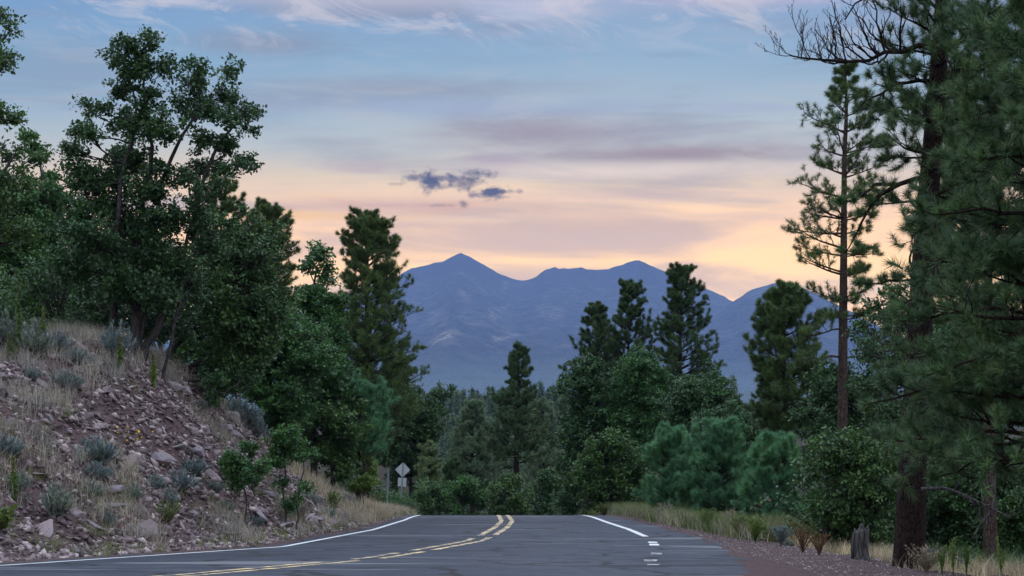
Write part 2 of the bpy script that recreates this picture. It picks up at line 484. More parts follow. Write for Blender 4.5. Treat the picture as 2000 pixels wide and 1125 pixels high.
# ground material: red gravelly soil, needle litter where the woods stand
gm, t, b = material('soil')
tc_ = t.new('ShaderNodeTexCoord'); ob = tc_.outputs['Object']
na = t.noise(ob, .5, 6, .6); nb = t.noise(ob, 7, 5, .7); nc = t.noise(ob, 34, 3, .7)
soil = t.mix(nb, (.058, .037, .038), (.150, .100, .100))
soil = t.mix(t.sstep(nc, .55, .7), soil, (.24, .175, .17))
wood_a = t.new('ShaderNodeAttribute', attribute_name='litter')
litter = t.mix(nb, (.014, .014, .009), (.05, .042, .026))
gc = t.mix(wood_a.outputs['Fac'], soil, litter)
t.l.new(gc, b.inputs['Base Color']); b.inputs['Roughness'].default_value = 1.0; b.inputs['Specular IOR Level'].default_value = .05
bp = t.new('ShaderNodeBump'); bp.inputs['Strength'].default_value = .9; bp.inputs['Distance'].default_value = .06
t.l.new(t.add(nb, t.mul(nc, .5)), bp.inputs['Height']); t.l.new(bp.outputs[0], b.inputs['Normal'])

xs = spaced(-22, 14, .22, -16000, 16000, 1.09)
ys = spaced(20, 112, .3, -400, 15500, 1.07)
ground, GV = gridmesh('ground', xs, ys, tz, gm)
u_, yn_ = sdist(GV[:, 0], GV[:, 1], ELc); v_, _ = sdist(GV[:, 0], GV[:, 1], GRc)
lit = np.where(-v_ > 0, np.clip((-v_-.4)/1.2, 0, 1), 0)*(u_ < 1)
lit = np.maximum(lit, np.clip((u_-BANKW-2.0)/2, 0, 1)); lit = np.maximum(lit, np.clip((GV[:, 1]-150)/30, 0, 1))
lit = lit*np.clip(1+fbm(GV[:, 0]*.8, GV[:, 1]*.8, 3)*.8, 0, 1)
a = ground.data.attributes.new('litter', 'FLOAT', 'POINT'); a.data.foreach_set('value', lit.astype(np.float32))
tag(ground, kind='structure')

# road
rm, t, b = material('asphalt')
tc_ = t.new('ShaderNodeTexCoord'); ob = tc_.outputs['Object']
mp = t.new('ShaderNodeMapping'); mp.inputs['Scale'].default_value = (.35, 1.2, 1); mp.inputs['Rotation'].default_value = (0, 0, .15)
t.l.new(ob, mp.inputs[0])
n_big = t.noise(mp.outputs[0], .55, 5, .6, .6); n_mid = t.noise(ob, 3.0, 6, .65); n_fine = t.noise(ob, 60, 3, .8)
right = t.sstep(t.sub(t.sep(ob)[0], t.mul(t.sub(n_big, .5), 3.0)), -2.2, 1.6)
cb = t.mix(n_big, (.016, .021, .036), (.034, .042, .064))
wt = t.noise(mp.outputs[0], 2.2, 3, .5)
cb = t.mix(t.mul(t.sstep(wt, .5, .62), .45), cb, (.065, .070, .088))
cb = t.mix(t.mul(right, t.sstep(n_mid, .3, .75)), cb, (.062, .068, .086))
cb = t.mix(t.mul(t.sstep(n_fine, .48, .7), .6), cb, (.085, .088, .10))
# dark tar-filled cracks
v = t.new('ShaderNodeTexVoronoi', feature='DISTANCE_TO_EDGE'); v.inputs['Scale'].default_value = .33
wv = t.new('ShaderNodeVectorMath', operation='ADD')
nd = t.new('ShaderNodeTexNoise'); nd.inputs['Scale'].default_value = 1.3; nd.inputs['Detail'].default_value = 5; t.l.new(ob, nd.inputs['Vector'])
t.l.new(ob, wv.inputs[0]); t.l.new(nd.outputs['Color'], wv.inputs[1]); t.l.new(wv.outputs[0], v.inputs['Vector'])
crk = t.mul(t.sstep(v.outputs['Distance'], .035, .01), t.sstep(n_big, .36, .50))
cb = t.mix(t.mul(crk, .9), cb, (.010, .010, .012))
mp2 = t.new('ShaderNodeMapping'); mp2.inputs['Scale'].default_value = (.12, .55, 1); mp2.inputs['Rotation'].default_value = (0, 0, -.1); t.l.new(ob, mp2.inputs[0])
n_p = t.noise(mp2.outputs[0], 1.0, 6, .6, .4)
cb = t.mix(t.mul(t.sstep(n_p, .58, .63), .8), cb, (.16, .16, .17))
cb = t.mix(t.mul(t.sstep(n_p, .42, .36), .75), cb, (.016, .017, .022))
t.l.new(cb, b.inputs['Base Color']); b.inputs['Roughness'].default_value = .85
b.inputs['Specular IOR Level'].default_value = .2
bp = t.new('ShaderNodeBump'); bp.inputs['Strength'].default_value = .35; bp.inputs['Distance'].default_value = .012
t.l.new(t.add(n_fine, t.mul(n_mid, 1.2)), bp.inputs['Height']); t.l.new(bp.outputs[0], b.inputs['Normal'])

def strip(name, L, R, mat, cols, lift, jl=.0, jr=.0):
    """sheet between two polylines of the same length, laid on the road surface"""
    n = len(L); s = np.linspace(0, 1, cols)[None, :, None]
    jL = jl*fbm(np.arange(n)*.37, np.zeros(n), 4)[:, None]; jR = jr*fbm(np.arange(n)*.41, np.ones(n)*9, 4)[:, None]
    D = unit(R-L)
    L2 = L-D*jL; R2 = R+D*jR
    G = L2[:, None, :]*(1-s)+R2[:, None, :]*s
    Z = zc(G[..., 1])+lift
    V = np.concatenate([G, Z[..., None]], -1).reshape(-1, 3)
    I = np.arange(n*cols).reshape(n, cols)
    q = np.stack([I[:-1, :-1], I[:-1, 1:], I[1:, 1:], I[1:, :-1]], -1).reshape(-1, 4)
    return mesh_obj(name, V, [q], mat)
def offset(poly, d):
    T = unit(np.gradient(poly, axis=0)); N = np.stack([T[:, 1], -T[:, 0]], 1)
    return poly+N*d
ELo = offset(resample(EL, 700), -.45); ARo = resample(AR, 700)
road = strip('road', ELo, ARo, rm, 26, .0, .35, .5)
tag(road, 'grey asphalt road curving left over the crest', kind='structure')

def paint(name, colr, worn, scale):
    m, t, b = material(name)
    tcc = t.new('ShaderNodeTexCoord')
    mp = t.new('ShaderNodeMapping'); mp.inputs['Scale'].default_value = (.6, .9, 1); t.l.new(tcc.outputs['Object'], mp.inputs[0])
    nz = t.noise(mp.outputs[0], scale, 6, .7)
    f = t.sstep(nz, worn, worn+.06)
    cc = t.mix(f, (.05, .052, .062), t.mix(t.noise(tcc.outputs['Object'], 12, 3), colr, tuple(v*.8 for v in colr)))
    t.l.new(cc, b.inputs['Base Color']); b.inputs['Roughness'].default_value = .7
    return m
white = paint('white_paint', (.72, .72, .72), .34, 5); yellow = paint('yellow_paint', (.74, .53, .26), .465, 5)
worn_white = paint('worn_white_paint', (.62, .62, .62), .50, 5)
def pos_range(poly, y0, y1):
    return poly[(poly[:, 1] >= y0) & (poly[:, 1] <= y1)]
def line(name, poly, off, wd, mat, y0=-10, y1=150, j=.012):
    q = pos_range(poly, y0, y1)
    if len(q) < 3: return
    o = strip(name, offset(q, off-wd/2), offset(q, off+wd/2), mat, 3, .005, j, j); tag(o, kind='structure')
ELf, CLf, ERf = resample(EL, 1200), resample(CL, 1200), resample(ER, 1200)
line('white_edge_line', ELf, 0, .13, white)
cuts = [(-10, 33.5), (34.4, 37.6), (38.3, 46.4), (48.2, 57.2), (57.9, 110)]
for k, (a0, a1) in enumerate(cuts):
    line('yellow_centre_line', CLf, -.18, .15, yellow, a0, a1, .03)
    line('yellow_centre_line', CLf, .18, .15, yellow, a0+(.5 if k else 0), a1+.6, .03)
line('white_edge_line', ERf, 0, .16, white, 47.6, 110)
line('white_edge_line', ERf, 0, .20, white, 41.4, 42.5, .05); line('white_edge_line', ERf, 0, .19, white, 43.0, 43.9, .05)
line('white_edge_line', ERf, .04, .20, worn_white, 36.4, 37.6, .04); line('white_edge_line', ERf, -.05, .22, worn_white, 33.6, 34.5, .04); line('white_edge_line', ERf, .02, .2, worn_white, 32.2, 32.9, .04)

# ------------------------------------------------------------------ mountains
PR = np.array([(-3000, 770), (-1200, 740), (0, 690), (400, 640), (600, 590), (700, 560), (770, 536), (800, 519), (830, 511), (862, 506), (884, 494), (900, 487), (916, 495), (940, 508), (975, 527), (1000, 536), (1020, 543),
               (1045, 534), (1062, 522), (1080, 516), (1110, 519), (1135, 516), (1155, 520), (1190, 519), (1212, 511), (1230, 504), (1243, 501), (1256, 504), (1290, 521), (1330, 540), (1360, 552),
               (1400, 566), (1430, 582), (1500, 612), (1600, 650), (1800, 700), (2400, 740), (5000, 775)], float)
DM = 12000.0
rx = (PR[:, 0]-HORX)/FPX*DM; rz = EYE+(HORY-PR[:, 1])/FPX*DM
DH = 10400.0    # the rounder hill to the right stands nearer
PH = np.array([(1250, 720), (1330, 668), (1400, 608), (1430, 581), (1455, 565), (1480, 553), (1510, 546), (1540, 547), (1580, 558), (1640, 590), (1750, 650), (1900, 700), (2200, 745)], float)
hx = (PH[:, 0]-HORX)/FPX*DH; hz = EYE+(HORY-PH[:, 1])/FPX*DH
def mz(x, y):
    r = fbm(x*.0011+5, y*.0007, 5, .55); r2 = 1-np.abs(fbm(x*.0019+3, y*.0006+9, 4, .5))*2
    def ridge(tx, tzv, D, front, p):
        xx = x*D/np.clip(y, 5000, 16000)*.55+x*.45
        top = np.interp(xx, tx, tzv)
        t_ = np.clip(1-np.abs(y-D)/np.where(y < D, front, 3000), 0, 1)
        return top*t_**p, t_
    a, ta = ridge(rx, rz, DM, 6800, 1.55)
    b_, tb = ridge(hx, hz, DH, 4200, 1.3)
    rel = 4*ta*(1-ta)
    a = a+rel*(r*110+r2*90-40)
    b_ = b_+4*tb*(1-tb)*(r*60+r2*40-20)
    z = np.maximum(a, b_)
    crest = np.clip(ta*6-5, 0, 1)
    z = z+fbm(x*.03, y*.03, 2)*9
    return z-20
mm, t, b = material('mountain_slopes')
tc_ = t.new('ShaderNodeTexCoord'); ob = tc_.outputs['Object']
n0 = t.noise(ob, .0022, 6, .65, .0); n1_ = t.noise(ob, .012, 6, .7); n2_ = t.noise(ob, .045, 4, .7)
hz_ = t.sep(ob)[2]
n3_ = t.noise(ob, .11, 3, .8)
fc = t.mix(t.sstep(t.add(t.mul(n1_, .5), t.mul(n3_, .5)), .38, .62), (.010, .012, .016), (.070, .068, .066))
fc = t.mix(t.mul(t.mul(t.sstep(n0, .50, .66), t.sstep(n1_, .42, .6)), .6), fc, (.13, .115, .10))
fc = t.mix(t.sstep(hz_, 600, 950), fc, (.018, .014, .020))  # summits coloured darker, as if they stood clear of the haze
fc = t.mix(t.sstep(t.add(hz_, t.mul(n1_, 120)), 330, 150), fc, t.mix(n2_, (.05, .075, .075), (.12, .14, .12)))  # paler foot of the slopes: low-lying haze painted into the colour
md = t.new('ShaderNodeAttribute', attribute_name='meadow')
fc = t.mix(t.mul(md.outputs['Fac'], t.sstep(t.mul(t.add(n2_, n1_), .5), .42, .60)), fc, (.42, .36, .28))
t.l.new(fc, b.inputs['Base Color']); b.inputs['Roughness'].default_value = 1.0; b.inputs['Specular IOR Level'].default_value = .1
bp = t.new('ShaderNodeBump'); bp.inputs['Strength'].default_value = 1.0; bp.inputs['Distance'].default_value = 30
t.l.new(t.add(n1_, n2_), bp.inputs['Height']); t.l.new(bp.outputs[0], b.inputs['Normal'])
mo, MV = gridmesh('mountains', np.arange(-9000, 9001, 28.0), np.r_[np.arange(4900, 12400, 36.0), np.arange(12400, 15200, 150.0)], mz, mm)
ppx = HORX+FPX*MV[:, 0]/MV[:, 1]; ppy = HORY-FPX*(MV[:, 2]-EYE)/MV[:, 1]
mead = np.zeros(len(MV))
nn_ = fbm(MV[:, 0]*.006, MV[:, 1]*.006, 3)
for (px, py, ax_, ay_, sl_, k) in [(872, 656, 34, 8, -.28, .8), (985, 660, 26, 4, -.22, .75), (1106, 674, 10, 3, 0, .8), (1145, 690, 8, 2.5, 0, .5), (970, 612, 24, 10, -.6, .35), (1075, 610, 30, 14, 0, .25), (905, 575, 14, 10, .9, .25),
                               (935, 560, 40, 3, .75, .25), (850, 625, 22, 16, 0, .25), (985, 560, 5, 16, 0, .2)]:
    ee = ((ppx-px)/ax_)**2+(((ppy-py)-sl_*(ppx-px))/ay_)**2
    mead = np.maximum(mead, np.clip(1.3-ee+nn_*1.1, 0, 1)*k)
a = mo.data.attributes.new('meadow', 'FLOAT', 'POINT'); a.data.foreach_set('value', mead.astype(np.float32))
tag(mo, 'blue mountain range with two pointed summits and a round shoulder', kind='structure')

# ------------------------------------------------------------------ haze
hm = bpy.data.materials.new('air'); hm.use_nodes = True
ht = NT(hm.node_tree); ht.n.clear()
pv_ = ht.new('ShaderNodeVolumePrincipled'); pv_.inputs['Color'].default_value = (.34, .53, .98, 1); pv_.inputs['Density'].default_value = 4.5e-5
pv_.inputs['Anisotropy'].default_value = .0
oo = ht.new('ShaderNodeOutputMaterial'); ht.l.new(pv_.outputs[0], oo.inputs['Volume'])
def boxmesh(name, lo, hi, mat):
    V = np.array([[x, y, z] for x in (lo[0], hi[0]) for y in (lo[1], hi[1]) for z in (lo[2], hi[2])], float)
    q = np.array([[0, 1, 3, 2], [4, 6, 7, 5], [0, 4, 5, 1], [2, 3, 7, 6], [0, 2, 6, 4], [1, 5, 7, 3]])
    return mesh_obj(name, V, [q], mat)
# ground reaches to the haze box's sides
gx0, gx1, gy0, gy1 = GV[:, 0].min(), GV[:, 0].max(), GV[:, 1].min(), GV[:, 1].max()
hz_o = boxmesh('haze', (gx0-60, gy0-60, min(GV[:, 2].min(), MV[:, 2].min())-1), (gx1+60, gy1+60, MV[:, 2].max()+12), hm)
tag(hz_o, kind='stuff')

# ------------------------------------------------------------------ broadleaf trees
LPC = 11
def oak(name, label, d, base_px, blobs, trunks, mat='oak', leaf=.09, per=11, sub_r=.42, dens=1.0, group=None, wr=1.0, cat='tree', zjit=.5, bark='bark_oak', clr=.17, gz=None, upd=.45, base_y=None):
    """blobs: (px, py, r_px[, depth offset m]) foliage masses; trunks: polylines of (px, py, radius m), first point at the ground"""
    by = d if base_y is None else base_y
    bx = (base_px-HORX)/FPX*by
    z0 = tz1(bx, by) if gz is None else gz
    base_ = np.array([bx, by, z0])
    root = thing(name, label, cat, base_, group)
    wd = Wood()
    S = FPX/d
    TP, TR = [], []
    for q in trunks:
        a = np.array([list(P(px, py, d))+[r] for px, py, r in q])
        a[0, 2] = tz1(a[0, 0], a[0, 1])-.15 if gz is None else gz-.15
        a[1:, 1] += rng.normal(size=len(a)-1)*.12*np.arange(1, len(a))
        a[1:-1, :3] += rng.normal(size=(len(a)-2, 3))*.04
        a = resample(a, 14)
        a[1:-1, 0] += fbm(np.arange(12)*.6+rng.random()*50, np.zeros(12), 2)*.12
        wd.add(a[None, :, :3], a[None, :, 3]*wr, 9)
        TP.append(a[:, :3]); TR.append(a[:, 3])
    AP = np.concatenate(TP); ARr = np.concatenate(TR)
    bc, br = [], []
    for q in blobs:
        c = P(q[0], q[1], d); r = q[2]/S
        c[1] += (q[3] if len(q) > 3 else rng.uniform(-1, 1)*zjit*3)
        bc.append(c); br.append(r)
    bc = np.array(bc); br = np.array(br)
    # a limb from the trunk to every mass
    L1, R1, LL = [], [], []
    for c, r in zip(bc, br):
        dd = np.linalg.norm(AP-c, axis=1)+np.clip(AP[:, 2]-c[2]+.35*r, 0, None)*2.5
        i = int(np.argmin(dd)); p = AP[i]; mid = (p*.5+c*.5); mid[2] -= .10*np.linalg.norm(c-p)
        mid += rng.normal(size=3)*.08*np.linalg.norm(c-p)
        q = resample(np.array([p, mid, c, c+(c-mid)*.5*min(1, r)+[0, 0, .3*r]]), 8)
        q[1:] += rng.normal(size=(7, 3))*.03
        r0 = min(ARr[i]*.6, .02+.035*r+.008*np.linalg.norm(c-p))
        L1.append(q); R1.append(np.linspace(r0, .012, 8)); LL.append(np.linalg.norm(c-p)+r)
    L1 = np.array(L1); R1 = np.array(R1)
    wd.add(L1, R1*wr, 6)
    # sub masses
    SP, SR, SI = [], [], []
    for k, (c, r) in enumerate(zip(bc, br)):
        n = max(4, int(dens*5.0*(r/sub_r)**2.1))
        o = runit(n)*r*(rng.random((n, 1))**.42)
        SP.append(c+o); SR.append(np.full(n, sub_r)*rng.uniform(.4, 1.2, n)); SI.append(np.full(n, k))
    SP = np.concatenate(SP); SR = np.concatenate(SR); SI = np.concatenate(SI)
    gz_ = tz(SP[:, 0], SP[:, 1]); ok = (SP[:, 2] > gz_+.25) & (rng.random(len(SP)) > .12); SP, SR, SI = SP[ok], SR[ok], SI[ok]
    n = len(SP)
    st = L1[SI, rng.integers(2, 7, n)]
    s = np.linspace(0, 1, 5)[None, :, None]
    mid = (st+SP)/2; mid[:, 2] -= .08
    B2 = st[:, None]*(1-s)**2+2*mid[:, None]*s*(1-s)+SP[:, None]*s**2
    B2[:, 1:] += rng.normal(size=(n, 4, 3))*.025
    wd.add(B2, np.linspace(.014, .006, 5)[None].repeat(n, 0)*wr*1.2, 4)
    # leaf sprays on twigs round each sub mass
    K = per
    o = runit(n*K).reshape(n, K, 3)*SR[:, None, None]*(rng.random((n, K, 1))**.5)
    o[..., 2] = o[..., 2]*.75
    E_ = SP[:, None]+o
    s3 = np.linspace(0, 1, 3)[None, None, :, None]
    tw = SP[:, None, None]*(1-s3)+E_[:, :, None]*s3
    sel = rng.random(n*K) < .5
    wd.add(tw.reshape(-1, 3, 3)[sel], np.linspace(.006, .003, 3)[None].repeat(int(sel.sum()), 0)*wr, 3)
    pos = E_.reshape(-1, 3); gg = tz(pos[:, 0], pos[:, 1]); pos = pos[pos[:, 2] > gg+.08]
    tn = rng.random(len(pos))*.6+np.repeat(rng.random(n), K)[:len(pos)]*.4
    V, F_, tone = leaves(pos, LPC, clr, leaf*1.2, upb=upd, asp=.6, tone0=tn)
    wd.build('trunk', M[bark], root, base_)
    mesh_obj('crown', V-base_, [F_], M[mat], root, tone)
    return root

def cloudblobs(px0, px1, top, bot, r, n, shape='oval', seed=None, dspan=1.6):
    r *= .74; n = int(n*1.75)
    """masses filling an uneven crown outline given in photo pixels"""
    rg = np.random.default_rng(seed if seed is not None else abs(int(px0*7+top)))
    cx, cy, hx_, hy_ = (px0+px1)/2, (top+bot)/2, (px1-px0)/2-r*.75, (bot-top)/2-r*.75
    out = []
    g = rg.random(8)*.35
    while len(out) < n:
        a = rg.random()*2*PI; q = rg.random()**.45*(1-g[int(a/(2*PI)*8) % 8])
        x, y = math.cos(a)*q, math.sin(a)*q
        if shape == 'dome' and y > 0: x *= 1.15
        if shape == 'cone': x *= (.35+.65*(y+1)/2)*1.1
        dep = math.sqrt(max(0, 1-q*q))*rg.uniform(-1, 1)*dspan
        out.append((cx+x*hx_, cy+y*hy_, r*rg.uniform(.75, 1.25), dep))
    return out

# ------------------------------------------------------------------ pines
def pine(name, label, d, line_px, prof, crown, trunk_r, mat='pine', nl=.15, nw=.006, nper=26, whorl=.45, per_whorl=5, lat=9, twig=3, up=(.7, -.12), curve=.25,
         group=None, bark='bark_pine', base_y=None, tufts=3, dead_below=None, cat='pine tree', extra=None, top_r=.03, blen=1.0, sag=0., gz=None, thr=(.25, 1.5), prune=0.0, extra_only=False):
    """line_px: trunk polyline (px, py) from the ground up; prof: (py, left px, right px) reach of the branches; crown: (top py, bottom py)"""
    a = np.array([P(px, py, d) for px, py in line_px])
    by = d if base_y is None else base_y
    bx = a[0, 0]
    z0 = tz1(bx, d) if gz is None else gz
    a[0, 2] = z0-.2
    base_ = np.array([bx, d, z0])
    root = thing(name, label, cat, base_, group)
    wd = Wood()
    H = a[-1, 2]-z0
    tr = resample(a, 30); hh = (tr[:, 2]-z0)/H
    rad = trunk_r*(1-np.clip(hh, 0, 1))**.8*.85+top_r*.5+trunk_r*.25*np.exp(-np.clip(hh, 0, 1)*H/.35)
    wd.add(tr[None], rad[None], 12)
    prof = np.array(prof, float); S = FPX/d
    py_of = lambda z: HORY-(z-EYE)*S
    zt = EYE+(HORY-crown[0])/S; zb = EYE+(HORY-crown[1])/S
    zs = []; z = zt-.1
    while z > zb:
        zs.append(z); z -= whorl*rng.uniform(.6, 1.3)*(.55+.45*min(1, (zt-z)/(2.0)))
    Bs, Rs, Ls = [], [], []
    s = np.linspace(0, 1, 9)
    for z in zs:
        f = np.clip((zt-z)/(zt-zb), 0, 1)
        k = per_whorl if z < zt-.8 else 4
        a0 = rng.random()*2*PI
        for j in range(k):
            if rng.random() < prune: continue
            az_ = a0+j*2*PI/k+rng.normal()*.35
            l = np.interp(py_of(z), prof[:, 0], prof[:, 1])/S; r = np.interp(py_of(z), prof[:, 0], prof[:, 2])/S
            ca = math.cos(az_); L = (r if ca > 0 else l)*abs(ca)+(1-abs(ca))*(l+r)/2
            L *= rng.uniform(.62, 1.04)*blen
            if L < .12: L = .12
            zz = z+rng.normal()*.06
            i = np.interp(zz, tr[:, 2], np.arange(30)); p = np.array([np.interp(i, np.arange(30), tr[:, c]) for c in range(3)])
            ue = up[0]*(1-f)+up[1]*f+rng.normal()*.12
            dr_ = np.array([ca, math.sin(az_), ue])
            q = p+dr_*s[:, None]*L
            q[:, 2] += curve*L*(s**2)*(.3+.7*f)-sag*L*np.sin(s*PI)
            side = np.array([-math.sin(az_), ca, 0])
            q += side*(fbm(s*2.2+rng.random()*99, s*0, 2)*.16*L)[:, None]*s[:, None]
            Bs.append(q); Rs.append(np.linspace(min(.012+.016*L, trunk_r*.5), .007, 9)); Ls.append(L)
    if extra:
        for e in extra:
            q = np.array([P(px, py, d+dd) for px, py, dd in e['pts']]); q = resample(q, 9)
            q[1:] += rng.normal(size=(8, 3))*.015*np.linalg.norm(q[-1]-q[0])
            Lq = np.linalg.norm(np.diff(q, axis=0), axis=1).sum()
            if e.get('dead'): 
                rr = np.linspace(e.get('r', .05), .012, 9)
                wd.add(q[None], rr[None], 7)
                x1, y1, l1 = spawn(q[None], rr[None], np.array([Lq]), e.get('n', 14), .25, 1.0, (.5, 1.2), (.18, .38), 7, .25, .45, 1, .05, .6, .7)
                wd.add(x1, y1*.9, 5)
                x2, y2, l2 = spawn(x1, y1, l1, 6, .15, 1.0, (.4, 1.1), (.3, .6), 5, .3, .4, 1, .06, .6, .8)
                wd.add(x2, y2*.8, 4)
                x3, y3, l3 = spawn(x2, y2, l2, 3, .3, 1.0, (.4, 1.), (.35, .7), 4, .3, .2, 1, .05, .4, .8)
                wd.add(x3, np.maximum(y3*.8, .004), 3)
            else:
                Bs.append(q); Rs.append(np.linspace(e.get('r', .05), .01, 9)); Ls.append(Lq*e.get('lat', .75))
    Bs = np.array(Bs); Rs = np.array(Rs); Ls = np.array(Ls)
    wd.add(Bs, Rs, 6)
    big = Ls > .5
    A, ra, la = spawn(Bs, Rs, Ls, lat, .22, 1.0, (.55, 1.1), (.28, .52), 5, .12, .22, .45, .05, .6, .6, .45)
    keep = la > .07; A, ra, la = A[keep], ra[keep], la[keep]
    wd.add(A, np.maximum(ra, .004), 4)
    T_, rt, lt = spawn(A, ra, la, twig, .3, 1.0, (.4, 1.0), (.3, .6), 4, .2, .2, .7, .05, .5, .6, .3)
    wd.add(T_, np.maximum(rt, .003), 3)
    # tufts at the ends and along the last part
    def ends(pp, ks):
        out_p, out_d = [], []
        n = pp.shape[1]
        for k in ks:
            i = min(int(k*(n-1)), n-2); fr = k*(n-1)-i
            out_p.append(pp[:, i]*(1-fr)+pp[:, i+1]*fr); out_d.append(pp[:, i+1]-pp[:, i])
        return np.concatenate(out_p), np.concatenate(out_d)
    ks = {1: (1,), 2: (.55, 1), 3: (.35, .7, 1), 4: (.25, .5, .75, 1)}[tufts]
    p1, d1 = ends(T_, ks); p2, d2 = ends(A, (.75, 1)); p3, d3 = ends(Bs, (.9, 1))
    pos = np.concatenate([p1, p2, p3]); dr = np.concatenate([d1, d2, d3])
    dr = unit(dr); dr[:, 2] += .15
    gg = tz(pos[:, 0], pos[:, 1]) if gz is None else -99; ok = pos[:, 2] > gg+.1; pos, dr = pos[ok], dr[ok]
    V, F_, tone = needles(pos, dr, nper, nl*1.08, nw*(1.7 if d < 60 else 1.2), thr, back=nl*.5)
    wd.build('trunk', M[bark], root, base_)
    mesh_obj('crown', V-base_, [F_], M[mat], root, tone)
    return root

def cone_prof(top, bot, half, sharp=.75, l=1.0, r=1.0):
    return [(top+(bot-top)*t, half*l*(.08+.92*min(1, t/.7)**sharp)*(1 if t < .8 else 1-(t-.8)*1.2), half*r*(.08+.92*min(1, t/.7)**sharp)*(1 if t < .8 else 1-(t-.8)*1.2)) for t in np.linspace(0, 1, 12)]

# ---- the far wood across the valley ----
protos = []
for k in range(4):
    H = [14, 12.5, 15, 11][k]
    root = thing('far_pine', 'small dark pine standing in the far wood below the mountains', 'pine tree', (0, 0, 0), 'pines of the far wood')
    wd = Wood(); z = np.linspace(-1.5, H, 8); wd.add(np.stack([z*0, z*0, z], 1)[None], np.linspace(.2, .03, 8)[None], 5)
    n = 420; t_ = rng.random(n)**.75; t_ = .06+.94*t_
    zz = H*(1-t_*.82); rr = (.25+2.0*t_**.8)*(.75+.5*rng.random())*rng.random(n)**.4
    an = rng.random(n)*2*PI
    pos = np.stack([rr*np.cos(an), rr*np.sin(an), zz-rr*.15+rng.normal(size=n)*.2], 1)
    V, F_, tone = leaves(pos, 9, .38, .42, upb=.3, asp=.5)
    wd.build('trunk', M['bark_pine'], root, 0); mesh_obj('crown', V, [F_], M['far_pine'], root, tone)
    protos.append(root)
cnt = 0
def far_place(x, y, sc):
    global cnt
    z = tz1(x, y)-.2
    pr = protos[cnt % 4]
    if cnt < 4: o = pr; o.location = (x, y, z); o.scale = (sc,)*3
    else: o = dup(pr, (x, y, z), random.random()*6.3, sc)
    cnt += 1
FAR_TOP = [(780, 742), (900, 742), (1000, 744), (1050, 752), (1110, 756), (1300, 745), (1700, 735), (2100, 730)]
for row, (dd, n_, x0, x1, s0, s1) in enumerate([(455, 50, 815, 1130, .92, 1.12), (440, 44, 820, 1125, .85, 1.05), (415, 34, 818, 1130, .8, 1.0), (380, 26, 825, 1130, .75, 1.0), (330, 20, 830, 1125, .75, 1.0), (285, 14, 835, 1120, .7, .95), (450, 26, 1130, 1900, .95, 1.2), (230, 12, 850, 1120, .6, .8)]):
    for i in range(n_):
        px = x0+(x1-x0)*(i+random.random()*.9)/n_
        y = dd+random.uniform(-9, 9)
        far_place((px-HORX)/FPX*y, y, random.uniform(s0, s1))

# ---- middle distance, beyond the crest ----
pine('pine_tree', 'tall dark pine with bare lower trunk rising behind the road crest', 118, [(1008, 1010), (1009, 850), (1013, 760), (1012, 668)],
     [(668, 3, 3), (690, 14, 14), (715, 24, 24), (740, 32, 36), (752, 30, 34), (775, 40, 46), (830, 62, 66), (890, 62, 60), (920, 40, 60), (960, 30, 40)], (668, 900), .24, 'pine', nl=.22, nw=.013, nper=15, whorl=.42, lat=7, twig=3, tufts=3,
     extra=[dict(pts=[(1010, 905, 0), (1035, 898, 0), (1052, 903, 0)], r=.05, lat=.2), dict(pts=[(1010, 915, 0), (990, 912, 0), (972, 918, 0)], r=.05, lat=.2), dict(pts=[(1010, 888, 0), (1018, 870, 0), (1023, 860, 0)], r=.04, lat=.2)])
pine('pine_tree', 'rounded mid green pine left of the tall dark one behind the crest', 124, [(922, 1010), (923, 880), (925, 789)],
     [(789, 8, 8), (805, 24, 24), (840, 36, 34), (880, 52, 48), (930, 58, 52), (980, 46, 40)], (789, 965), .19, 'pale_pine', nl=.2, nw=.014, nper=15, whorl=.36, lat=8, twig=3)
pine('pine_tree', 'pale broad pine right of the tall dark one behind the crest', 130, [(1064, 1010), (1062, 900), (1060, 782)],
     [(782, 6, 6), (810, 22, 22), (860, 36, 38), (920, 46, 44), (980, 46, 36)], (782, 985), .17, 'pale_pine', nl=.2, nw=.014, nper=15, whorl=.4, lat=7, twig=3)
pine('pine_tree', 'pale pine sapling at the left end of the thicket past the crest', 112, [(838, 1010), (838, 940), (840, 862)],
     [(862, 4, 4), (890, 18, 18), (940, 30, 28), (985, 30, 28)], (862, 995), .09, 'pale_pine', nl=.18, nw=.013, nper=16, whorl=.3, lat=7, twig=3)
pine('pine_tree', 'short pine with olive needles between the thicket pines', 108, [(885, 1010), (886, 960), (885, 895)],
     [(895, 4, 4), (920, 18, 16), (960, 28, 26), (995, 28, 26)], (895, 1000), .08, 'pine', nl=.18, nw=.013, nper=16, whorl=.3, lat=7, twig=3)
pine('pine_tree', 'slim grey green pine in front of the far wood left of centre', 165, [(902, 1000), (902, 900), (901, 858)],
     [(858, 3, 3), (840, 20, 20), (900, 30, 28), (980, 28, 28)], (858, 990), .15, 'far_pine', nl=.25, nw=.02, nper=12, whorl=.5, lat=6, twig=3)
pine('pine_tree', 'slim grey green pine in front of the far wood right of centre', 168, [(965, 1000), (965, 900), (966, 862)],
     [(862, 3, 3), (840, 20, 20), (900, 30, 28), (980, 28, 28)], (862, 990), .15, 'far_pine', nl=.25, nw=.02, nper=12, whorl=.5, lat=6, twig=3)
pine('pine_tree', 'slender pine between the tall dark pine and the oak thicket', 170, [(1102, 1000), (1100, 900), (1101, 775)],
     [(775, 3, 3), (840, 22, 20), (900, 30, 28), (980, 28, 28)], (775, 990), .15, 'far_pine', nl=.25, nw=.02, nper=12, whorl=.5, lat=6, twig=3)
k_ = 0
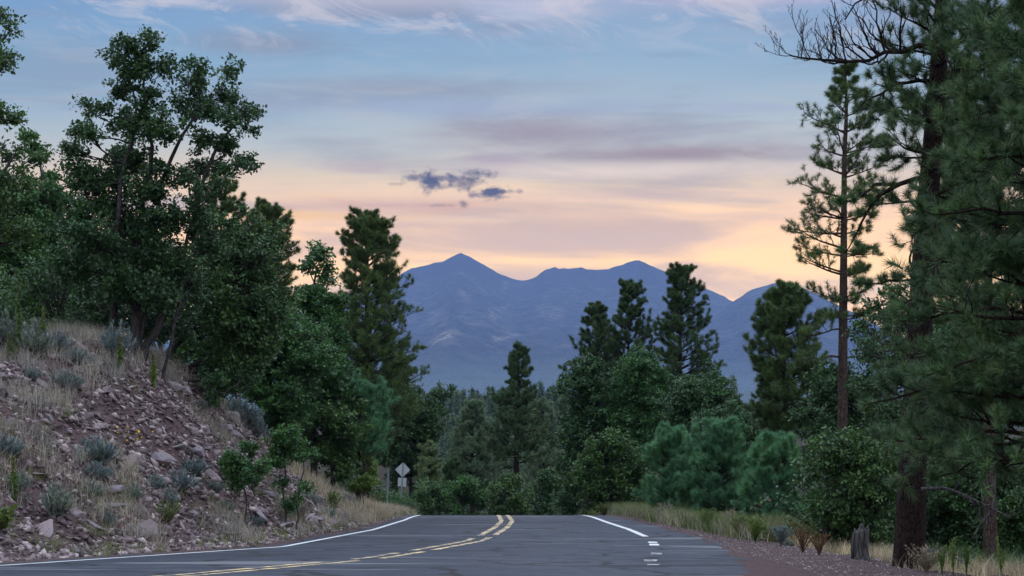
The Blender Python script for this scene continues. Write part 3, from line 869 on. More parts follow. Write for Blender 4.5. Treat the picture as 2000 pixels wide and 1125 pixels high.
for (px0, px1, top, dd, lb, mt) in [(800, 880, 930, 104, 'low dark green bush at the left foot of the thicket past the crest', 'oak'), (868, 960, 915, 100, 'low green bush under the rounded pine past the crest', 'oak_bright'),
                                (950, 1040, 920, 101, 'low leafy bush at the foot of the tall dark pine', 'oak'), (1020, 1100, 900, 103, 'grey green bush at the foot of the pale broad pine', 'oak'),
                                (1085, 1150, 905, 96, 'low dark bush where the road crest meets the right thicket', 'oak')]:
    cx = (px0+px1)/2
    oak('bush', lb, dd, cx, cloudblobs(px0, px1, top, 1025, 14, 12), [[(cx, 1030, .05), (cx+4, 990, .03)], [(cx-6, 1030, .04), (cx-14, 980, .02)]], mt, leaf=.13, per=9, sub_r=.5, cat='bush', clr=.22, base_y=None)

# ---- left side ----
# tall oak on the bank: masses traced from its outline
big = [(270, 100, 24), (240, 112, 18), (312, 96, 20), (296, 140, 30), (255, 150, 28), (330, 140, 22), (400, 150, 26), (440, 135, 20), (372, 170, 26), (430, 175, 26), (355, 205, 28), (300, 195, 30), (245, 185, 26),
       (475, 200, 22), (490, 245, 22), (455, 240, 24), (420, 215, 26), (200, 212, 22), (165, 205, 14), (230, 230, 28), (280, 245, 34), (330, 260, 32), (160, 258, 16), (190, 265, 24), (395, 270, 26), (440, 290, 24), (478, 305, 22),
       (462, 340, 22), (425, 330, 24), (372, 320, 24), (220, 290, 34), (160, 300, 22), (270, 310, 38), (170, 340, 34), (230, 350, 42), (300, 370, 40), (345, 350, 26), (390, 375, 26), (440, 365, 16),
       (180, 400, 44), (240, 425, 48), (310, 440, 48), (370, 430, 34), (140, 440, 40), (200, 480, 50), (270, 500, 50), (340, 500, 46), (150, 520, 42), (400, 480, 34), (240, 560, 46), (310, 570, 44), (180, 580, 38), (360, 560, 38), (280, 620, 38), (340, 630, 32), (210, 630, 28)]
oak('oak_tree', 'tallest spreading oak on the left bank, several dark trunks and open crown against the sky', 50, 248, big,
    [[(262, 730, .15), (262, 600, .12), (275, 430, .08), (300, 300, .05), (285, 160, .02)], [(215, 728, .12), (222, 560, .09), (232, 400, .06), (262, 240, .035), (250, 130, .015)],
     [(270, 728, .12), (320, 600, .09), (372, 520, .05)], [(262, 430, .07), (315, 340, .055), (360, 240, .04), (430, 170, .015)], [(315, 345, .045), (390, 330, .05), (440, 260, .04), (485, 220, .02)]],
    'oak', leaf=.095, per=9, sub_r=.36, dens=1.8, zjit=.4)
oak('oak_tree', 'oak at the left picture edge whose upper sprays show against the sky', 44, -70, [(10, 85, 22), (35, 72, 18), (18, 125, 26), (-30, 100, 40), (2, 35, 14), (0, 215, 14), (22, 232, 12), (-30, 200, 40), (-60, 300, 60), (0, 300, 30), (45, 300, 20), (-10, 380, 60), (40, 345, 40), (-60, 420, 60), (20, 450, 50)],
    [[(-70, 690, .16), (-60, 480, .12), (-45, 280, .08), (-25, 100, .04)], [(-60, 440, .08), (-10, 330, .05), (30, 300, .02)]], 'oak', leaf=.085, per=9, sub_r=.34, dens=1.0)
oak('oak_tree', 'dark round oak at the far left behind the mullein stalk', 56, 60, cloudblobs(-60, 160, 300, 650, 46, 34)+[(80, 300, 20), (60, 270, 16), (100, 345, 24), (140, 355, 26), (130, 390, 40)],
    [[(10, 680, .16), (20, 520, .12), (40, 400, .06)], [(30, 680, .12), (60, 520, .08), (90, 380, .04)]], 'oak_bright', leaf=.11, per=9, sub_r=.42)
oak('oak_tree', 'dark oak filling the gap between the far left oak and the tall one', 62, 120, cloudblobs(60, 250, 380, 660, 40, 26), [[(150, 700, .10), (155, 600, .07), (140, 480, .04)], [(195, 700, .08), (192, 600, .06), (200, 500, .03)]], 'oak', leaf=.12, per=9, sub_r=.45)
oak('oak_tree', 'leaning oak whose dense foliage hangs over the bank right of the tall oak', 54, 330, cloudblobs(360, 590, 430, 760, 42, 40)+[(420, 440, 30), (480, 430, 30), (400, 500, 40), (380, 640, 40), (400, 720, 36), (430, 760, 26), (350, 690, 30), (520, 470, 34)],
    [[(300, 730, .14), (370, 640, .11), (440, 560, .08), (480, 470, .04)], [(335, 735, .09), (400, 700, .06), (470, 660, .04)]], 'oak', leaf=.10, per=9, sub_r=.38)
pine('pine_tree', 'pine top showing above the oaks right of the tall oak', 76, [(430, 760), (432, 560), (432, 352)], [(352, 5, 5), (380, 26, 30), (420, 40, 46), (480, 50, 60), (600, 50, 60)], (352, 600), .17, 'pine', nl=.17, nw=.010, nper=20, whorl=.4, lat=8)
pine('pine_tree', 'round topped pine behind the leaning oak, leftmost of two against the orange sky', 82, [(522, 800), (522, 600), (520, 405)], [(405, 8, 8), (425, 34, 32), (470, 58, 52), (520, 70, 60), (600, 80, 66), (700, 80, 66)], (405, 700), .2, 'pine', nl=.18, nw=.011, nper=20, whorl=.36, lat=9)
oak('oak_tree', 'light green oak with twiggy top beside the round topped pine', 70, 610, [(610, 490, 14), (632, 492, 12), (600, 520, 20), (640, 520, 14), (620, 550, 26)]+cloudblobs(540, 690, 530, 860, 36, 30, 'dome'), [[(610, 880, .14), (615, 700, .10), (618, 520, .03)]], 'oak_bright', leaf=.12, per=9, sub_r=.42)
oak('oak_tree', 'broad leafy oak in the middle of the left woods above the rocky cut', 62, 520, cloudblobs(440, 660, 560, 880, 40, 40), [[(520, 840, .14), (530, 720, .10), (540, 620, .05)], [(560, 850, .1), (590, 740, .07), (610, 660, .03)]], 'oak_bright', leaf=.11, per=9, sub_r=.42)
pine('pine_tree', 'large pointed pine standing alone against the sky left of the mountains', 92, [(716, 960), (716, 700), (718, 428)],
     [(428, 10, 10), (440, 32, 30), (470, 52, 46), (510, 54, 66), (550, 58, 60), (600, 60, 92), (650, 70, 96), (700, 80, 104), (750, 80, 112), (830, 80, 110), (880, 50, 50)], (428, 880), .27, 'pine', nl=.2, nw=.011, nper=20, whorl=.42, per_whorl=6, lat=10, up=(.75, -.15))
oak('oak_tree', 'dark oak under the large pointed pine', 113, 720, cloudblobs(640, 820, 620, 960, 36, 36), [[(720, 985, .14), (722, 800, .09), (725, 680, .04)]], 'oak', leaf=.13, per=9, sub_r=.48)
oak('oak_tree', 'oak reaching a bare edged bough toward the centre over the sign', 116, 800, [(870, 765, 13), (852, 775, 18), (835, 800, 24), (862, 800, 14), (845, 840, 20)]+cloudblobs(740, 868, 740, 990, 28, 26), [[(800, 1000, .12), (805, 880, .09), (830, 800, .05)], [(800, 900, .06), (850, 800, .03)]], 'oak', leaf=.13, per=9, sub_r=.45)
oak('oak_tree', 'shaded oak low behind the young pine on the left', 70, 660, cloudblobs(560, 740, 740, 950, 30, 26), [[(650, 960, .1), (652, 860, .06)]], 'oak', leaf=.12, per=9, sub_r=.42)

def young(label, d, cx, top, bot, half, l=1., r=1., grp=None, mat='young', tr=.06, dens=1., low=True):
    half = half*1.0
    X_ = (cx-HORX)/FPX*d; gpy = HORY-(tz1(X_, d)-EYE)*FPX/d; bot = max(bot, gpy-3) if low else bot
    prof = [(top, 8*l, 8*r), (top+(bot-top)*.12, half*.45*l, half*.45*r), (top+(bot-top)*.35, half*.8*l, half*.8*r), (top+(bot-top)*.7, half*1.1*l, half*1.1*r), (bot, half*1.05*l, half*1.05*r)]
    return pine('young_pine', label, d, [(cx, bot+14), (cx+2, (top+bot)/2), (cx, top)], prof, (top, bot), tr, mat, nl=.2, nw=.0075, nper=int(30*dens), whorl=.26, per_whorl=5, lat=8, twig=3, tufts=2, up=(1.2, -.12), curve=.5, group=grp, cat='pine tree', blen=1.08, thr=(.12, 1.0), prune=.06)
young('bushy young pine with soft dark needles on the left bank near the road sign', 72, 700, 764, 895, 70, l=.85, r=1.0, tr=.09, low=False)
young('bushy bright young pine, leftmost of three beside the right shoulder', 66, 1312, 850, 1005, 56)
young('tallest of the three bushy young pines beside the right shoulder', 64, 1402, 836, 1010, 62)
young('bushy young pine nearest the road, rightmost of the three', 56, 1508, 862, 1040, 58)
young('small young pine tucked between the two left bushy ones', 72, 1356, 905, 1005, 40)

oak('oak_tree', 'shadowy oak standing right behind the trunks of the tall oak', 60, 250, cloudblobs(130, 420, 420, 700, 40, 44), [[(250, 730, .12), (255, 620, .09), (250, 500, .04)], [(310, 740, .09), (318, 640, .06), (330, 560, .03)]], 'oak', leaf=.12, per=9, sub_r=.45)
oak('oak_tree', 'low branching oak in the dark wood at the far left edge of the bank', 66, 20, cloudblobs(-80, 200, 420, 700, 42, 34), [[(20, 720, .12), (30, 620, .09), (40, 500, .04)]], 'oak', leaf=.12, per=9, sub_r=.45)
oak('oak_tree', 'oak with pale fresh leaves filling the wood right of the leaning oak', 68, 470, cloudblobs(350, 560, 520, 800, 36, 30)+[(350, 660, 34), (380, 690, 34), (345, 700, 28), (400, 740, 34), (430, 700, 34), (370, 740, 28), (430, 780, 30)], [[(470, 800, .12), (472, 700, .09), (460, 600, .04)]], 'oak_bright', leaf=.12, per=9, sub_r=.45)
# saplings on the bank
oak('oak_sapling', 'small leafy oak sapling growing out of the rocky bank, nearer of two', 44, 478, cloudblobs(418, 540, 846, 1000, 15, 11, dspan=.6), [[(480, 1030, .028), (478, 950, .02), (476, 890, .01)], [(478, 990, .015), (500, 930, .01)]], 'oak_bright', leaf=.075, per=7, sub_r=.2, clr=.12, dens=.6)
oak('oak_sapling', 'taller oak sapling with thin stems beside the smaller one on the bank', 48, 560, cloudblobs(522, 620, 780, 1025, 16, 15, dspan=.6), [[(555, 1040, .03), (552, 940, .022), (556, 830, .01)], [(575, 1040, .022), (585, 950, .016), (590, 880, .01)]], 'oak_bright', leaf=.075, per=7, sub_r=.22, clr=.12, dens=.6)
oak('yellow_green_shrub', 'yellow green feathery shrub below the young pine on the left bank', 70, 700, [(715, 900, 14), (705, 930, 14), (728, 920, 12), (690, 945, 12), (718, 945, 16), (740, 940, 10), (683, 920, 8)], [[(705, 985, .02), (712, 940, .015), (716, 900, .008)]], 'yellow_green', leaf=.10, per=9, sub_r=.2, cat='shrub', clr=.12)
oak('hanging_bush', 'leafy bush spilling over the top of the rocky cut', 52, 420, [(400, 735, 22), (440, 745, 20), (420, 775, 14), (470, 740, 20), (380, 770, 12)], [[(410, 770, .03), (420, 740, .02)]], 'oak', leaf=.085, per=10, sub_r=.25, cat='bush', clr=.13)

# ---- right side ----
pine('pine_tree', 'left and shortest of three pines rising above the right oaks', 104, [(1166, 1000), (1167, 800), (1166, 597)], [(597, 6, 6), (615, 20, 18), (650, 28, 26), (690, 50, 42), (740, 66, 56), (900, 70, 60)], (597, 800), .17, 'pine', nl=.19, nw=.012, nper=20, whorl=.42, lat=8)
pine('pine_tree', 'middle of three pines above the right oaks, with gaps in its crown', 102, [(1228, 1000), (1228, 760), (1227, 553)], [(553, 6, 6), (570, 18, 20), (600, 24, 38), (635, 26, 36), (655, 46, 40), (700, 60, 56), (800, 60, 60)], (553, 800), .17, 'pine', nl=.19, nw=.012, nper=20, whorl=.5, lat=8, up=(.9, .2))
pine('pine_tree', 'tallest of three pines above the right oaks, against the orange sky', 98, [(1328, 1000), (1328, 760), (1330, 526)], [(526, 12, 10), (545, 24, 26), (570, 30, 26), (610, 26, 50), (645, 46, 46), (665, 48, 70), (700, 56, 84), (760, 60, 90), (850, 60, 70)], (526, 850), .2, 'pine', nl=.19, nw=.012, nper=20, whorl=.46, lat=8, up=(.9, 0))
oak('oak_tree', 'leftmost oak of the right thicket, its rounded edge against the far wood', 92, 1140, [(1105, 745, 14), (1092, 760, 12)]+cloudblobs(1078, 1230, 690, 1000, 32, 40), [[(1140, 1010, .13), (1140, 880, .1), (1150, 760, .05)]], 'oak', leaf=.13, per=9, sub_r=.46)
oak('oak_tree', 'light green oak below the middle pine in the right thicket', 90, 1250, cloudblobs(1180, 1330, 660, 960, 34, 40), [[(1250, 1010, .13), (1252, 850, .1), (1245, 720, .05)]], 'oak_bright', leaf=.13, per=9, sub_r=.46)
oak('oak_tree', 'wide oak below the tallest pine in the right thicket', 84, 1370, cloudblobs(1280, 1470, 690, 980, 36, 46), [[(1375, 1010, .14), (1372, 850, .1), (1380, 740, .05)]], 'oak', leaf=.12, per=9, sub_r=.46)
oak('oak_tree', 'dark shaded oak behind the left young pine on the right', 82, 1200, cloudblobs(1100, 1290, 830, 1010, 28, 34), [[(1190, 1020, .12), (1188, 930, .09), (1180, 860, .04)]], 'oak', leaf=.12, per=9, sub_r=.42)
oak('oak_tree', 'oak behind the three young pines with small glossy leaves', 80, 1420, cloudblobs(1320, 1530, 760, 1000, 32, 40), [[(1430, 1020, .12), (1432, 900, .09), (1440, 800, .04)]], 'oak', leaf=.11, per=9, sub_r=.42)
pine('pine_tree', 'full crowned pine left of the tall open pine on the right', 72, [(1530, 980), (1532, 760), (1530, 562)], [(562, 8, 10), (580, 26, 30), (620, 46, 56), (660, 66, 72), (710, 72, 90), (760, 70, 90), (840, 60, 80)], (562, 850), .17, 'pine', nl=.18, nw=.009, nper=24, whorl=.36, per_whorl=6, lat=10, up=(.7, -.1))
pine('pine_tree', 'tall slender open pine with full length bare trunk against the dusk sky', 56, [(1646, 1050), (1646, 720), (1648, 480), (1649, 300), (1655, 200), (1650, 128)],
     [(128, 8, 8), (150, 28, 30), (200, 36, 50), (215, 80, 60), (270, 90, 80), (300, 100, 90), (330, 50, 90), (385, 120, 90), (430, 100, 70), (480, 134, 80), (520, 120, 60), (560, 110, 50), (620, 60, 60), (660, 40, 80)], (128, 640), .2, 'pine', nl=.15, nw=.0050, nper=26, whorl=.52, per_whorl=5, lat=9, twig=2, tufts=2, up=(.5, -.05), curve=.16, prune=.1, bark='bark_pine_pale', top_r=.05,
     extra=[dict(pts=[(1648, 700, 0), (1700, 690, .4), (1745, 680, .6)], r=.03), dict(pts=[(1645, 640, 0), (1600, 650, -.4), (1560, 660, -.6)], r=.03), dict(pts=[(1645, 690, 0), (1600, 700, -.4), (1550, 705, -.6)], r=.04)])
oak('oak_tree', 'oak with glossy leaves at the foot of the tall slender pine', 60, 1640, [(1700, 640, 26), (1740, 610, 24), (1720, 680, 34), (1680, 700, 30), (1780, 650, 34), (1760, 700, 36)]+cloudblobs(1540, 1800, 700, 1000, 38, 60), [[(1650, 1040, .13), (1655, 900, .1), (1690, 760, .05)], [(1700, 1040, .1), (1720, 880, .08), (1750, 700, .04)]], 'oak', leaf=.10, per=9, sub_r=.4)
oak('oak_tree', 'small leafy oak beside the grey stump at the right shoulder', 44, 1720, cloudblobs(1560, 1790, 800, 1060, 34, 46), [[(1610, 1070, .08), (1612, 960, .06), (1600, 860, .03)], [(1700, 1070, .07), (1706, 960, .05), (1690, 880, .03)]], 'oak', leaf=.085, per=9, sub_r=.32)
oak('oak_tree', 'oak undergrowth behind the big trunk at the lower right', 46, 1900, cloudblobs(1790, 2080, 850, 1130, 34, 60), [[(1890, 1110, .08), (1888, 980, .06), (1900, 900, .03)], [(1975, 1110, .07), (1970, 960, .05), (1960, 880, .03)]], 'oak', leaf=.085, per=9, sub_r=.32)
oak('oak_tree', 'dark oak high behind the big ponderosa trunk', 50, 1850, cloudblobs(1740, 2060, 600, 900, 44, 36), [[(1850, 1100, .12), (1850, 900, .09), (1860, 740, .05)]], 'oak', leaf=.10, per=9, sub_r=.42)

oak('oak_tree', 'leafy oak crown between the tall slender pine and the largest trunk', 47, 1760, [(1690, 600, 20), (1720, 590, 18), (1755, 600, 22), (1800, 590, 24), (1700, 640, 28), (1745, 640, 30), (1790, 640, 32), (1830, 620, 26), (1710, 690, 30), (1760, 690, 34), (1810, 690, 34), (1730, 740, 34), (1790, 745, 36), (1690, 760, 30), (1840, 740, 30), (1740, 800, 36), (1800, 800, 34), (1700, 830, 32)],
    [[(1755, 1080, .09), (1756, 900, .07), (1750, 760, .05), (1745, 640, .02)], [(1756, 850, .05), (1790, 720, .03)]], 'oak', leaf=.09, per=9, sub_r=.34)
pine('pine_tree', 'full pine at the back of the right hand wood between the two large pines', 58, [(1880, 1090), (1880, 700), (1882, 190)], [(190, 10, 10), (260, 60, 60), (400, 90, 90), (560, 110, 110), (760, 120, 120)], (190, 780), .2, 'pine', nl=.17, nw=.0065, nper=26, whorl=.45, per_whorl=5, lat=9, twig=3)
# the big ponderosa, its trunk running out of the top of the picture
pine('ponderosa_pine', 'largest ponderosa with thick scaly trunk, running out of the top of the picture', 34, [(1775, 1100), (1782, 900), (1795, 700), (1800, 560), (1812, 400), (1828, 200), (1842, 0), (1850, -180)],
     [(-180, 60, 100), (0, 90, 160), (120, 130, 190), (300, 150, 200), (450, 90, 180), (560, 40, 120)], (-170, 440), .21, 'pine_near', nl=.17, nw=.0052, nper=30, whorl=.60, per_whorl=5, lat=9, twig=2, tufts=2, up=(.35, -.1), curve=.12, prune=.1, top_r=.2,
     extra=[dict(pts=[(1830, 98, 0), (1760, 100, -.6), (1690, 112, -1.0), (1620, 130, -1.3), (1560, 118, -1.6), (1537, 98, -1.8)], r=.05, dead=True, n=22),
            dict(pts=[(1835, 20, 0), (1780, -20, -.5), (1700, -30, -.8), (1650, 40, -1.0)], r=.035, dead=True, n=9),
            dict(pts=[(1815, 158, 0), (1760, 160, -.4), (1705, 185, -.8), (1670, 215, -1.0)], r=.04, lat=.8),
            dict(pts=[(1810, 348, 0), (1740, 352, -.4), (1700, 385, -.7), (1680, 450, -.7), (1655, 500, -.7)], r=.06, lat=.3),
            dict(pts=[(1720, 360, -.5), (1680, 380, -.8), (1640, 400, -.9)], r=.035, lat=.5),
            dict(pts=[(1800, 560, 0), (1772, 500, -.3), (1785, 485, -.3)], r=.05, lat=.15),
            dict(pts=[(1800, 545, 0), (1740, 550, -.3), (1665, 552, -.6)], r=.03, lat=.25),
            dict(pts=[(1825, 240, 0), (1800, 225, -1.2), (1765, 250, -2)], r=.04, lat=.6), dict(pts=[(1815, 330, 0), (1842, 325, -1.2), (1880, 350, -2)], r=.04, lat=.6),
            dict(pts=[(1812, 430, 0), (1800, 435, -1.3), (1775, 480, -2)], r=.04, lat=.6), dict(pts=[(1802, 520, 0), (1830, 515, -1.3), (1850, 560, -2)], r=.04, lat=.6), dict(pts=[(1800, 600, 0), (1780, 590, -1.2), (1745, 640, -2)], r=.04, lat=.6), dict(pts=[(1830, 130, 0), (1850, 115, -1.2), (1885, 150, -2)], r=.04, lat=.6),
            dict(pts=[(1795, 700, 0), (1778, 690, -1.2), (1735, 735, -2)], r=.04, lat=.6), dict(pts=[(1787, 790, 0), (1812, 780, -1.2), (1850, 820, -2)], r=.04, lat=.6), dict(pts=[(1784, 855, 0), (1762, 845, -1.2), (1725, 890, -2)], r=.035, lat=.6), dict(pts=[(1784, 880, 0), (1800, 875, -1.2), (1820, 905, -1.8)], r=.03, lat=.6)])
# pine beyond the right picture edge reaching its long needled boughs into view
pine('ponderosa_pine', 'near pine just outside the right edge, its long needled boughs reaching into view', 29, [(2130, 1200), (2125, 800), (2120, 400), (2118, 0), (2118, -200)],
     [(-200, 150, 150), (0, 190, 200), (80, 250, 200), (200, 280, 200), (350, 320, 200), (440, 300, 200), (500, 330, 200), (600, 330, 200), (700, 400, 200), (800, 430, 200), (900, 380, 200)], (-190, 900), .26, 'pine_near', nl=.19, nw=.006, nper=42, whorl=.42, per_whorl=6, lat=9, twig=3, tufts=2, up=(.35, -.22), curve=.16, top_r=.15, sag=.03, thr=(.2, 1.25),
     extra=[dict(pts=[(2120, 640, 0), (1950, 590, .5), (1760, 630, 1)], r=.05, lat=.5), dict(pts=[(2120, 760, 0), (1900, 735, .6), (1690, 790, 1.2)], r=.055, lat=.45), dict(pts=[(2120, 860, 0), (1920, 835, .4), (1740, 870, .8)], r=.05, lat=.45),
            dict(pts=[(2120, 560, 0), (1960, 500, -.4), (1800, 530, -.8)], r=.05, lat=.45), dict(pts=[(2120, 700, 0), (1950, 685, -.5), (1800, 735, -1)], r=.05, lat=.45), dict(pts=[(2120, 470, 0), (1950, 400, -.3), (1790, 420, -.5)], r=.05, lat=.45),
            dict(pts=[(2120, 330, 0), (1980, 300, -.3), (1860, 320, -.5)], r=.045, lat=.45), dict(pts=[(2120, 920, 0), (1980, 900, .4), (1830, 930, .8)], r=.04, lat=.45)])
pine('pine_tree', 'pine with reddish upper trunk behind the near boughs at the right', 42, [(1935, 1110), (1932, 800), (1930, 420), (1925, 200), (1920, 60)],
     [(60, 20, 20), (150, 70, 80), (300, 110, 120), (450, 130, 130), (700, 140, 140)], (60, 640), .16, 'pine_near', nl=.17, nw=.006, nper=30, whorl=.5, per_whorl=5, lat=9, twig=3, tufts=2, up=(.5, -.1), bark='bark_pine_pale')


# ------------------------------------------------------------------ understory bushes
def bush_proto(seed, name, mat, w, h, leaf, n, cat='bush'):
    """a multi stemmed bush at the origin"""
    rg = np.random.default_rng(seed)
    root = thing(name, 'x', cat)
    wd = Wood()
    c = np.stack([rg.normal(size=n)*w*.42, rg.normal(size=n)*w*.42, rg.random(n)**.8*h], 1)
    c[:, :2] *= (1-.45*(c[:, 2:]/h))
    s_ = np.linspace(0, 1, 6)[None, :, None]
    st = np.zeros((n, 3)); st[:, :2] = rg.normal(size=(n, 2))*.12; st[:, 2] = -.1
    mid = (st+c)/2; mid[:, 2] += .1*h; mid[:, :2] *= .6
    B = st[:, None]*(1-s_)**2+2*mid[:, None]*s_*(1-s_)+c[:, None]*s_**2
    wd.add(B, np.linspace(.022, .006, 6)[None].repeat(n, 0), 4)
    pos = (c[:, None]+rg.normal(size=(n, 9, 3))*[.24, .24, .17]).reshape(-1, 3); pos[:, 2] = np.abs(pos[:, 2])+.03
    V, F_, tone = leaves(pos, 10, .17, leaf, upb=.5, asp=.6, tone0=rg.random(len(pos)))
    wd.build('stems', M['bark_oak'], root, 0); mesh_obj('leaves', V, [F_], M[mat], root, tone)
    return root
bp_ = [bush_proto(11, 'bush', 'oak', 2.0, 1.7, .11, 34), bush_proto(12, 'bush', 'oak_bright', 1.7, 1.3, .10, 28), bush_proto(13, 'bush', 'oak', 2.6, 2.6, .12, 56)]
used = set()
def place(pr, x, y, sc, label, group, dz=-.05):
    z = tz1(x, y)+dz
    if pr.name not in used:
        used.add(pr.name); o = pr; o.location = (x, y, z); o.scale = (sc,)*3; o['label'] = label; o['group'] = group
    else: o = dup(pr, (x, y, z), random.random()*6.3, sc, label, group)
    return o
for i in range(46):
    y = random.uniform(44, 88); px = random.uniform(1120, 2080)
    x = (px-1000)/FPX*y
    if -float(sdist([x], [y], GRc)[0][0]) < 2.2 or (1230 < px < 1590 and y < 74): continue
    place(bp_[i % 3], x, y, random.uniform(.9, 1.35), 'dark leafy bush in the shade under the trees right of the road', 'bushes under the right hand trees')
for i in range(90):
    y = random.uniform(46, 84); px = random.uniform(-40, 720); x = (px-1000)/FPX*y
    u = float(sdist([x], [y], ELc)[0][0])
    if u < 7.6 or y > 90: continue
    place(bp_[i % 3], x, y, random.uniform(.7, 1.1), 'dark leafy bush in the shade under the trees on top of the left bank', 'bushes under the left hand trees')
for i in range(16):
    y = random.uniform(110, 136); x = random.uniform(-15, -5.0)*y/120; place(bp_[2], x, y, random.uniform(1.0, 1.4), 'leafy bush just beyond the road crest', 'bushes beyond the road crest')
for i in range(16):
    y = random.uniform(84, 104); px = random.uniform(800, 1160); x = (px-1000)/FPX*y+ (0 if px > 1000 else -.5)
    if float(sdist([x], [y], ELc)[0][0]) < .9 and -float(sdist([x], [y], GRc)[0][0]) < .8: continue
    place(bp_[i % 3], x, y, random.uniform(.6, .9), 'leafy bush just beyond the road crest', 'bushes beyond the road crest')

# ------------------------------------------------------------------ grass and weeds
def along(n, y0, y1, u0, u1, poly=ELd, side=-1):
    P_ = offset(poly, 1.0)-poly
    idx = np.where((poly[:, 1] > y0) & (poly[:, 1] < y1))[0]
    k = rng.uniform(idx[0], idx[-1], n); i = k.astype(int); f = (k-i)[:, None]
    j = np.minimum(i+1, len(poly)-1)
    q = poly[i]*(1-f)+poly[j]*f; nn = P_[i]
    u = rng.uniform(u0, u1, n)
    return q+nn*side*u[:, None], u
def blades(c, nb, h, w, spread, lean=.35, hv=None):
    """grass tufts: bent two piece blades"""
    n = len(c)
    hv = np.ones(n) if hv is None else hv
    b = c[:, None]+np.concatenate([rng.normal(size=(n, nb, 2))*spread, np.zeros((n, nb, 1))], 2)
    b[..., 2] = np.repeat(c[:, 2:3], nb, 1)-.02
    a = rng.random((n, nb))*2*PI; l = np.abs(rng.normal(size=(n, nb)))*lean
    H = h*rng.uniform(.5, 1.15, (n, nb))*hv[:, None]
    d = np.stack([np.cos(a)*l, np.sin(a)*l, np.ones_like(a)], -1)
    mid = b+d*H[..., None]*.5; tip = mid+np.stack([np.cos(a)*l*2, np.sin(a)*l*2, .85+0*a], -1)*H[..., None]*.5
    sa = rng.random((n, nb))*2*PI; sd = np.stack([np.cos(sa), np.sin(sa), 0*sa], -1)*w/2
    V = np.stack([b-sd, b+sd, mid+sd*.8, mid-sd*.8, tip], 2).reshape(-1, 5, 3)
    m = len(V); I = np.arange(m)[:, None]*5
    q = I+np.array([[0, 1, 2, 3]]); t3 = I+np.array([[3, 2, 4]])
    tone = np.clip(np.repeat(rng.random(n), nb)*.6+rng.random(m)*.4, 0, 1)
    return V.reshape(-1, 3), [q, t3], np.repeat(tone, 5)
def on_ground(xy): return np.concatenate([xy, tz(xy[:, 0], xy[:, 1])[:, None]], 1)
def grass(name, xy, nb, h, w, spread, mat, lean=.35, hv=None, label=None):
    V, F_, tn = blades(on_ground(xy), nb, h, w, spread, lean, hv)
    o = mesh_obj(name, V, F_, M[mat], None, tn); tag(o, label, kind='stuff'); return o
def patchy(xy, sc, thr, seed=0):
    return fbm(xy[:, 0]*sc+seed*13.1, xy[:, 1]*sc+seed*7.7, 3) > thr
a1, u1 = along(5200, 26, 64, 5.0, 12.5); k = patchy(a1, .45, -.35, 1)
grass('dry_grass', a1[k], 16, .50, .009, .10, 'blond', .35, label='pale dry grass along the top of the left bank')
a2, u2 = along(3400, 26, 60, .9, 5.4); k = patchy(a2, .5, .14, 2)
grass('dry_grass', a2[k], 18, .42, .008, .09, 'blond', .5, label='tufts of pale dry grass on the rocky left bank')
a3, u3 = along(2600, 58, 112, .7, 7.5); k = patchy(a3, .5, -.5, 3)
grass('dry_grass', a3[k], 18, .48, .013, .12, 'blond', .4, label='pale dry grass on the low bank near the road sign')
a4, u4 = along(1500, 26, 104, .55, 5.0); k = patchy(a4, .6, .0, 4)
grass('green_grass', a4[k], 16, .34, .010, .08, 'green_grass', .4, label='green weeds between the dry grass on the left bank')
g1, _ = along(2600, 44, 96, .15, 1.9, GRd, 1); k = patchy(g1, .5, -.45, 5)
grass('green_grass', g1[k], 20, .62, .011, .12, 'green_grass', .4, label='green and yellow grass along the right shoulder')
g5, _ = along(1500, 44, 90, .1, 1.6, GRd, 1); k = patchy(g5, .7, .0, 8)
grass('dry_grass', g5[k], 16, .55, .011, .12, 'blond', .4, label='pale seed grass standing among the green grass on the right shoulder')
g2, _ = along(1100, 27, 60, .8, 3.0, GRd, 1); k = patchy(g2, .6, .05, 6)
grass('dry_grass', g2[k], 16, .38, .009, .10, 'blond', .5, label='dry grass at the edge of the right shoulder')
g3, _ = along(2600, 30, 90, 1.5, 12, GRd, 1)
grass('undergrowth', g3, 14, .38, .016, .16, 'oak', .6, label='dark low undergrowth below the right hand trees')
a5, _ = along(3400, 28, 90, 8.5, 20)
grass('undergrowth', a5, 12, .45, .016, .16, 'green_grass', .5, label='shaded grass between the trunks on top of the left bank')
xy = np.stack([rng.uniform(-14, 14, 3000), rng.uniform(97, 150, 3000)], 1)
uu = sdist(xy[:, 0], xy[:, 1], ELc)[0]; vv = -sdist(xy[:, 0], xy[:, 1], GRc)[0]
grass('undergrowth', xy[(uu > .8) | (vv > .4)], 14, .7, .03, .25, 'oak', .5, label='dark weeds in the dip beyond the road crest')

# sagebrush
def sage_proto(seed, mat='sage', h=.42, w=.34, n=70):
    rg = np.random.default_rng(seed)
    root = thing('sagebrush', 'x', 'shrub'); wd = Wood()
    a = rg.random(n)*2*PI; r = w*np.sqrt(rg.random(n)); hh = h*(1-.5*(r/w)**2)*rg.uniform(.7, 1.1, n)
    tip = np.stack([np.cos(a)*r, np.sin(a)*r, hh], 1); s_ = np.linspace(0, 1, 4)[None, :, None]
    mid = tip*[.6, .6, .35]
    B = 2*mid[:, None]*s_*(1-s_)+tip[:, None]*s_**2
    wd.add(B, np.linspace(.008, .003, 4)[None].repeat(n, 0), 3)
    p = np.concatenate([B[:, 1], B[:, 2], (B[:, 2]+B[:, 3])/2, B[:, 3]]); d = np.concatenate([B[:, 2]-B[:, 1]]*2+[B[:, 3]-B[:, 2]]*2)
    V, F_, tone = needles(p, d, 11, .075, .014, (.1, .8), back=.05)
    wd.build('stems', M['dead'], root, 0); mesh_obj('leaves', V, [F_], M[mat], root, tone)
    return root
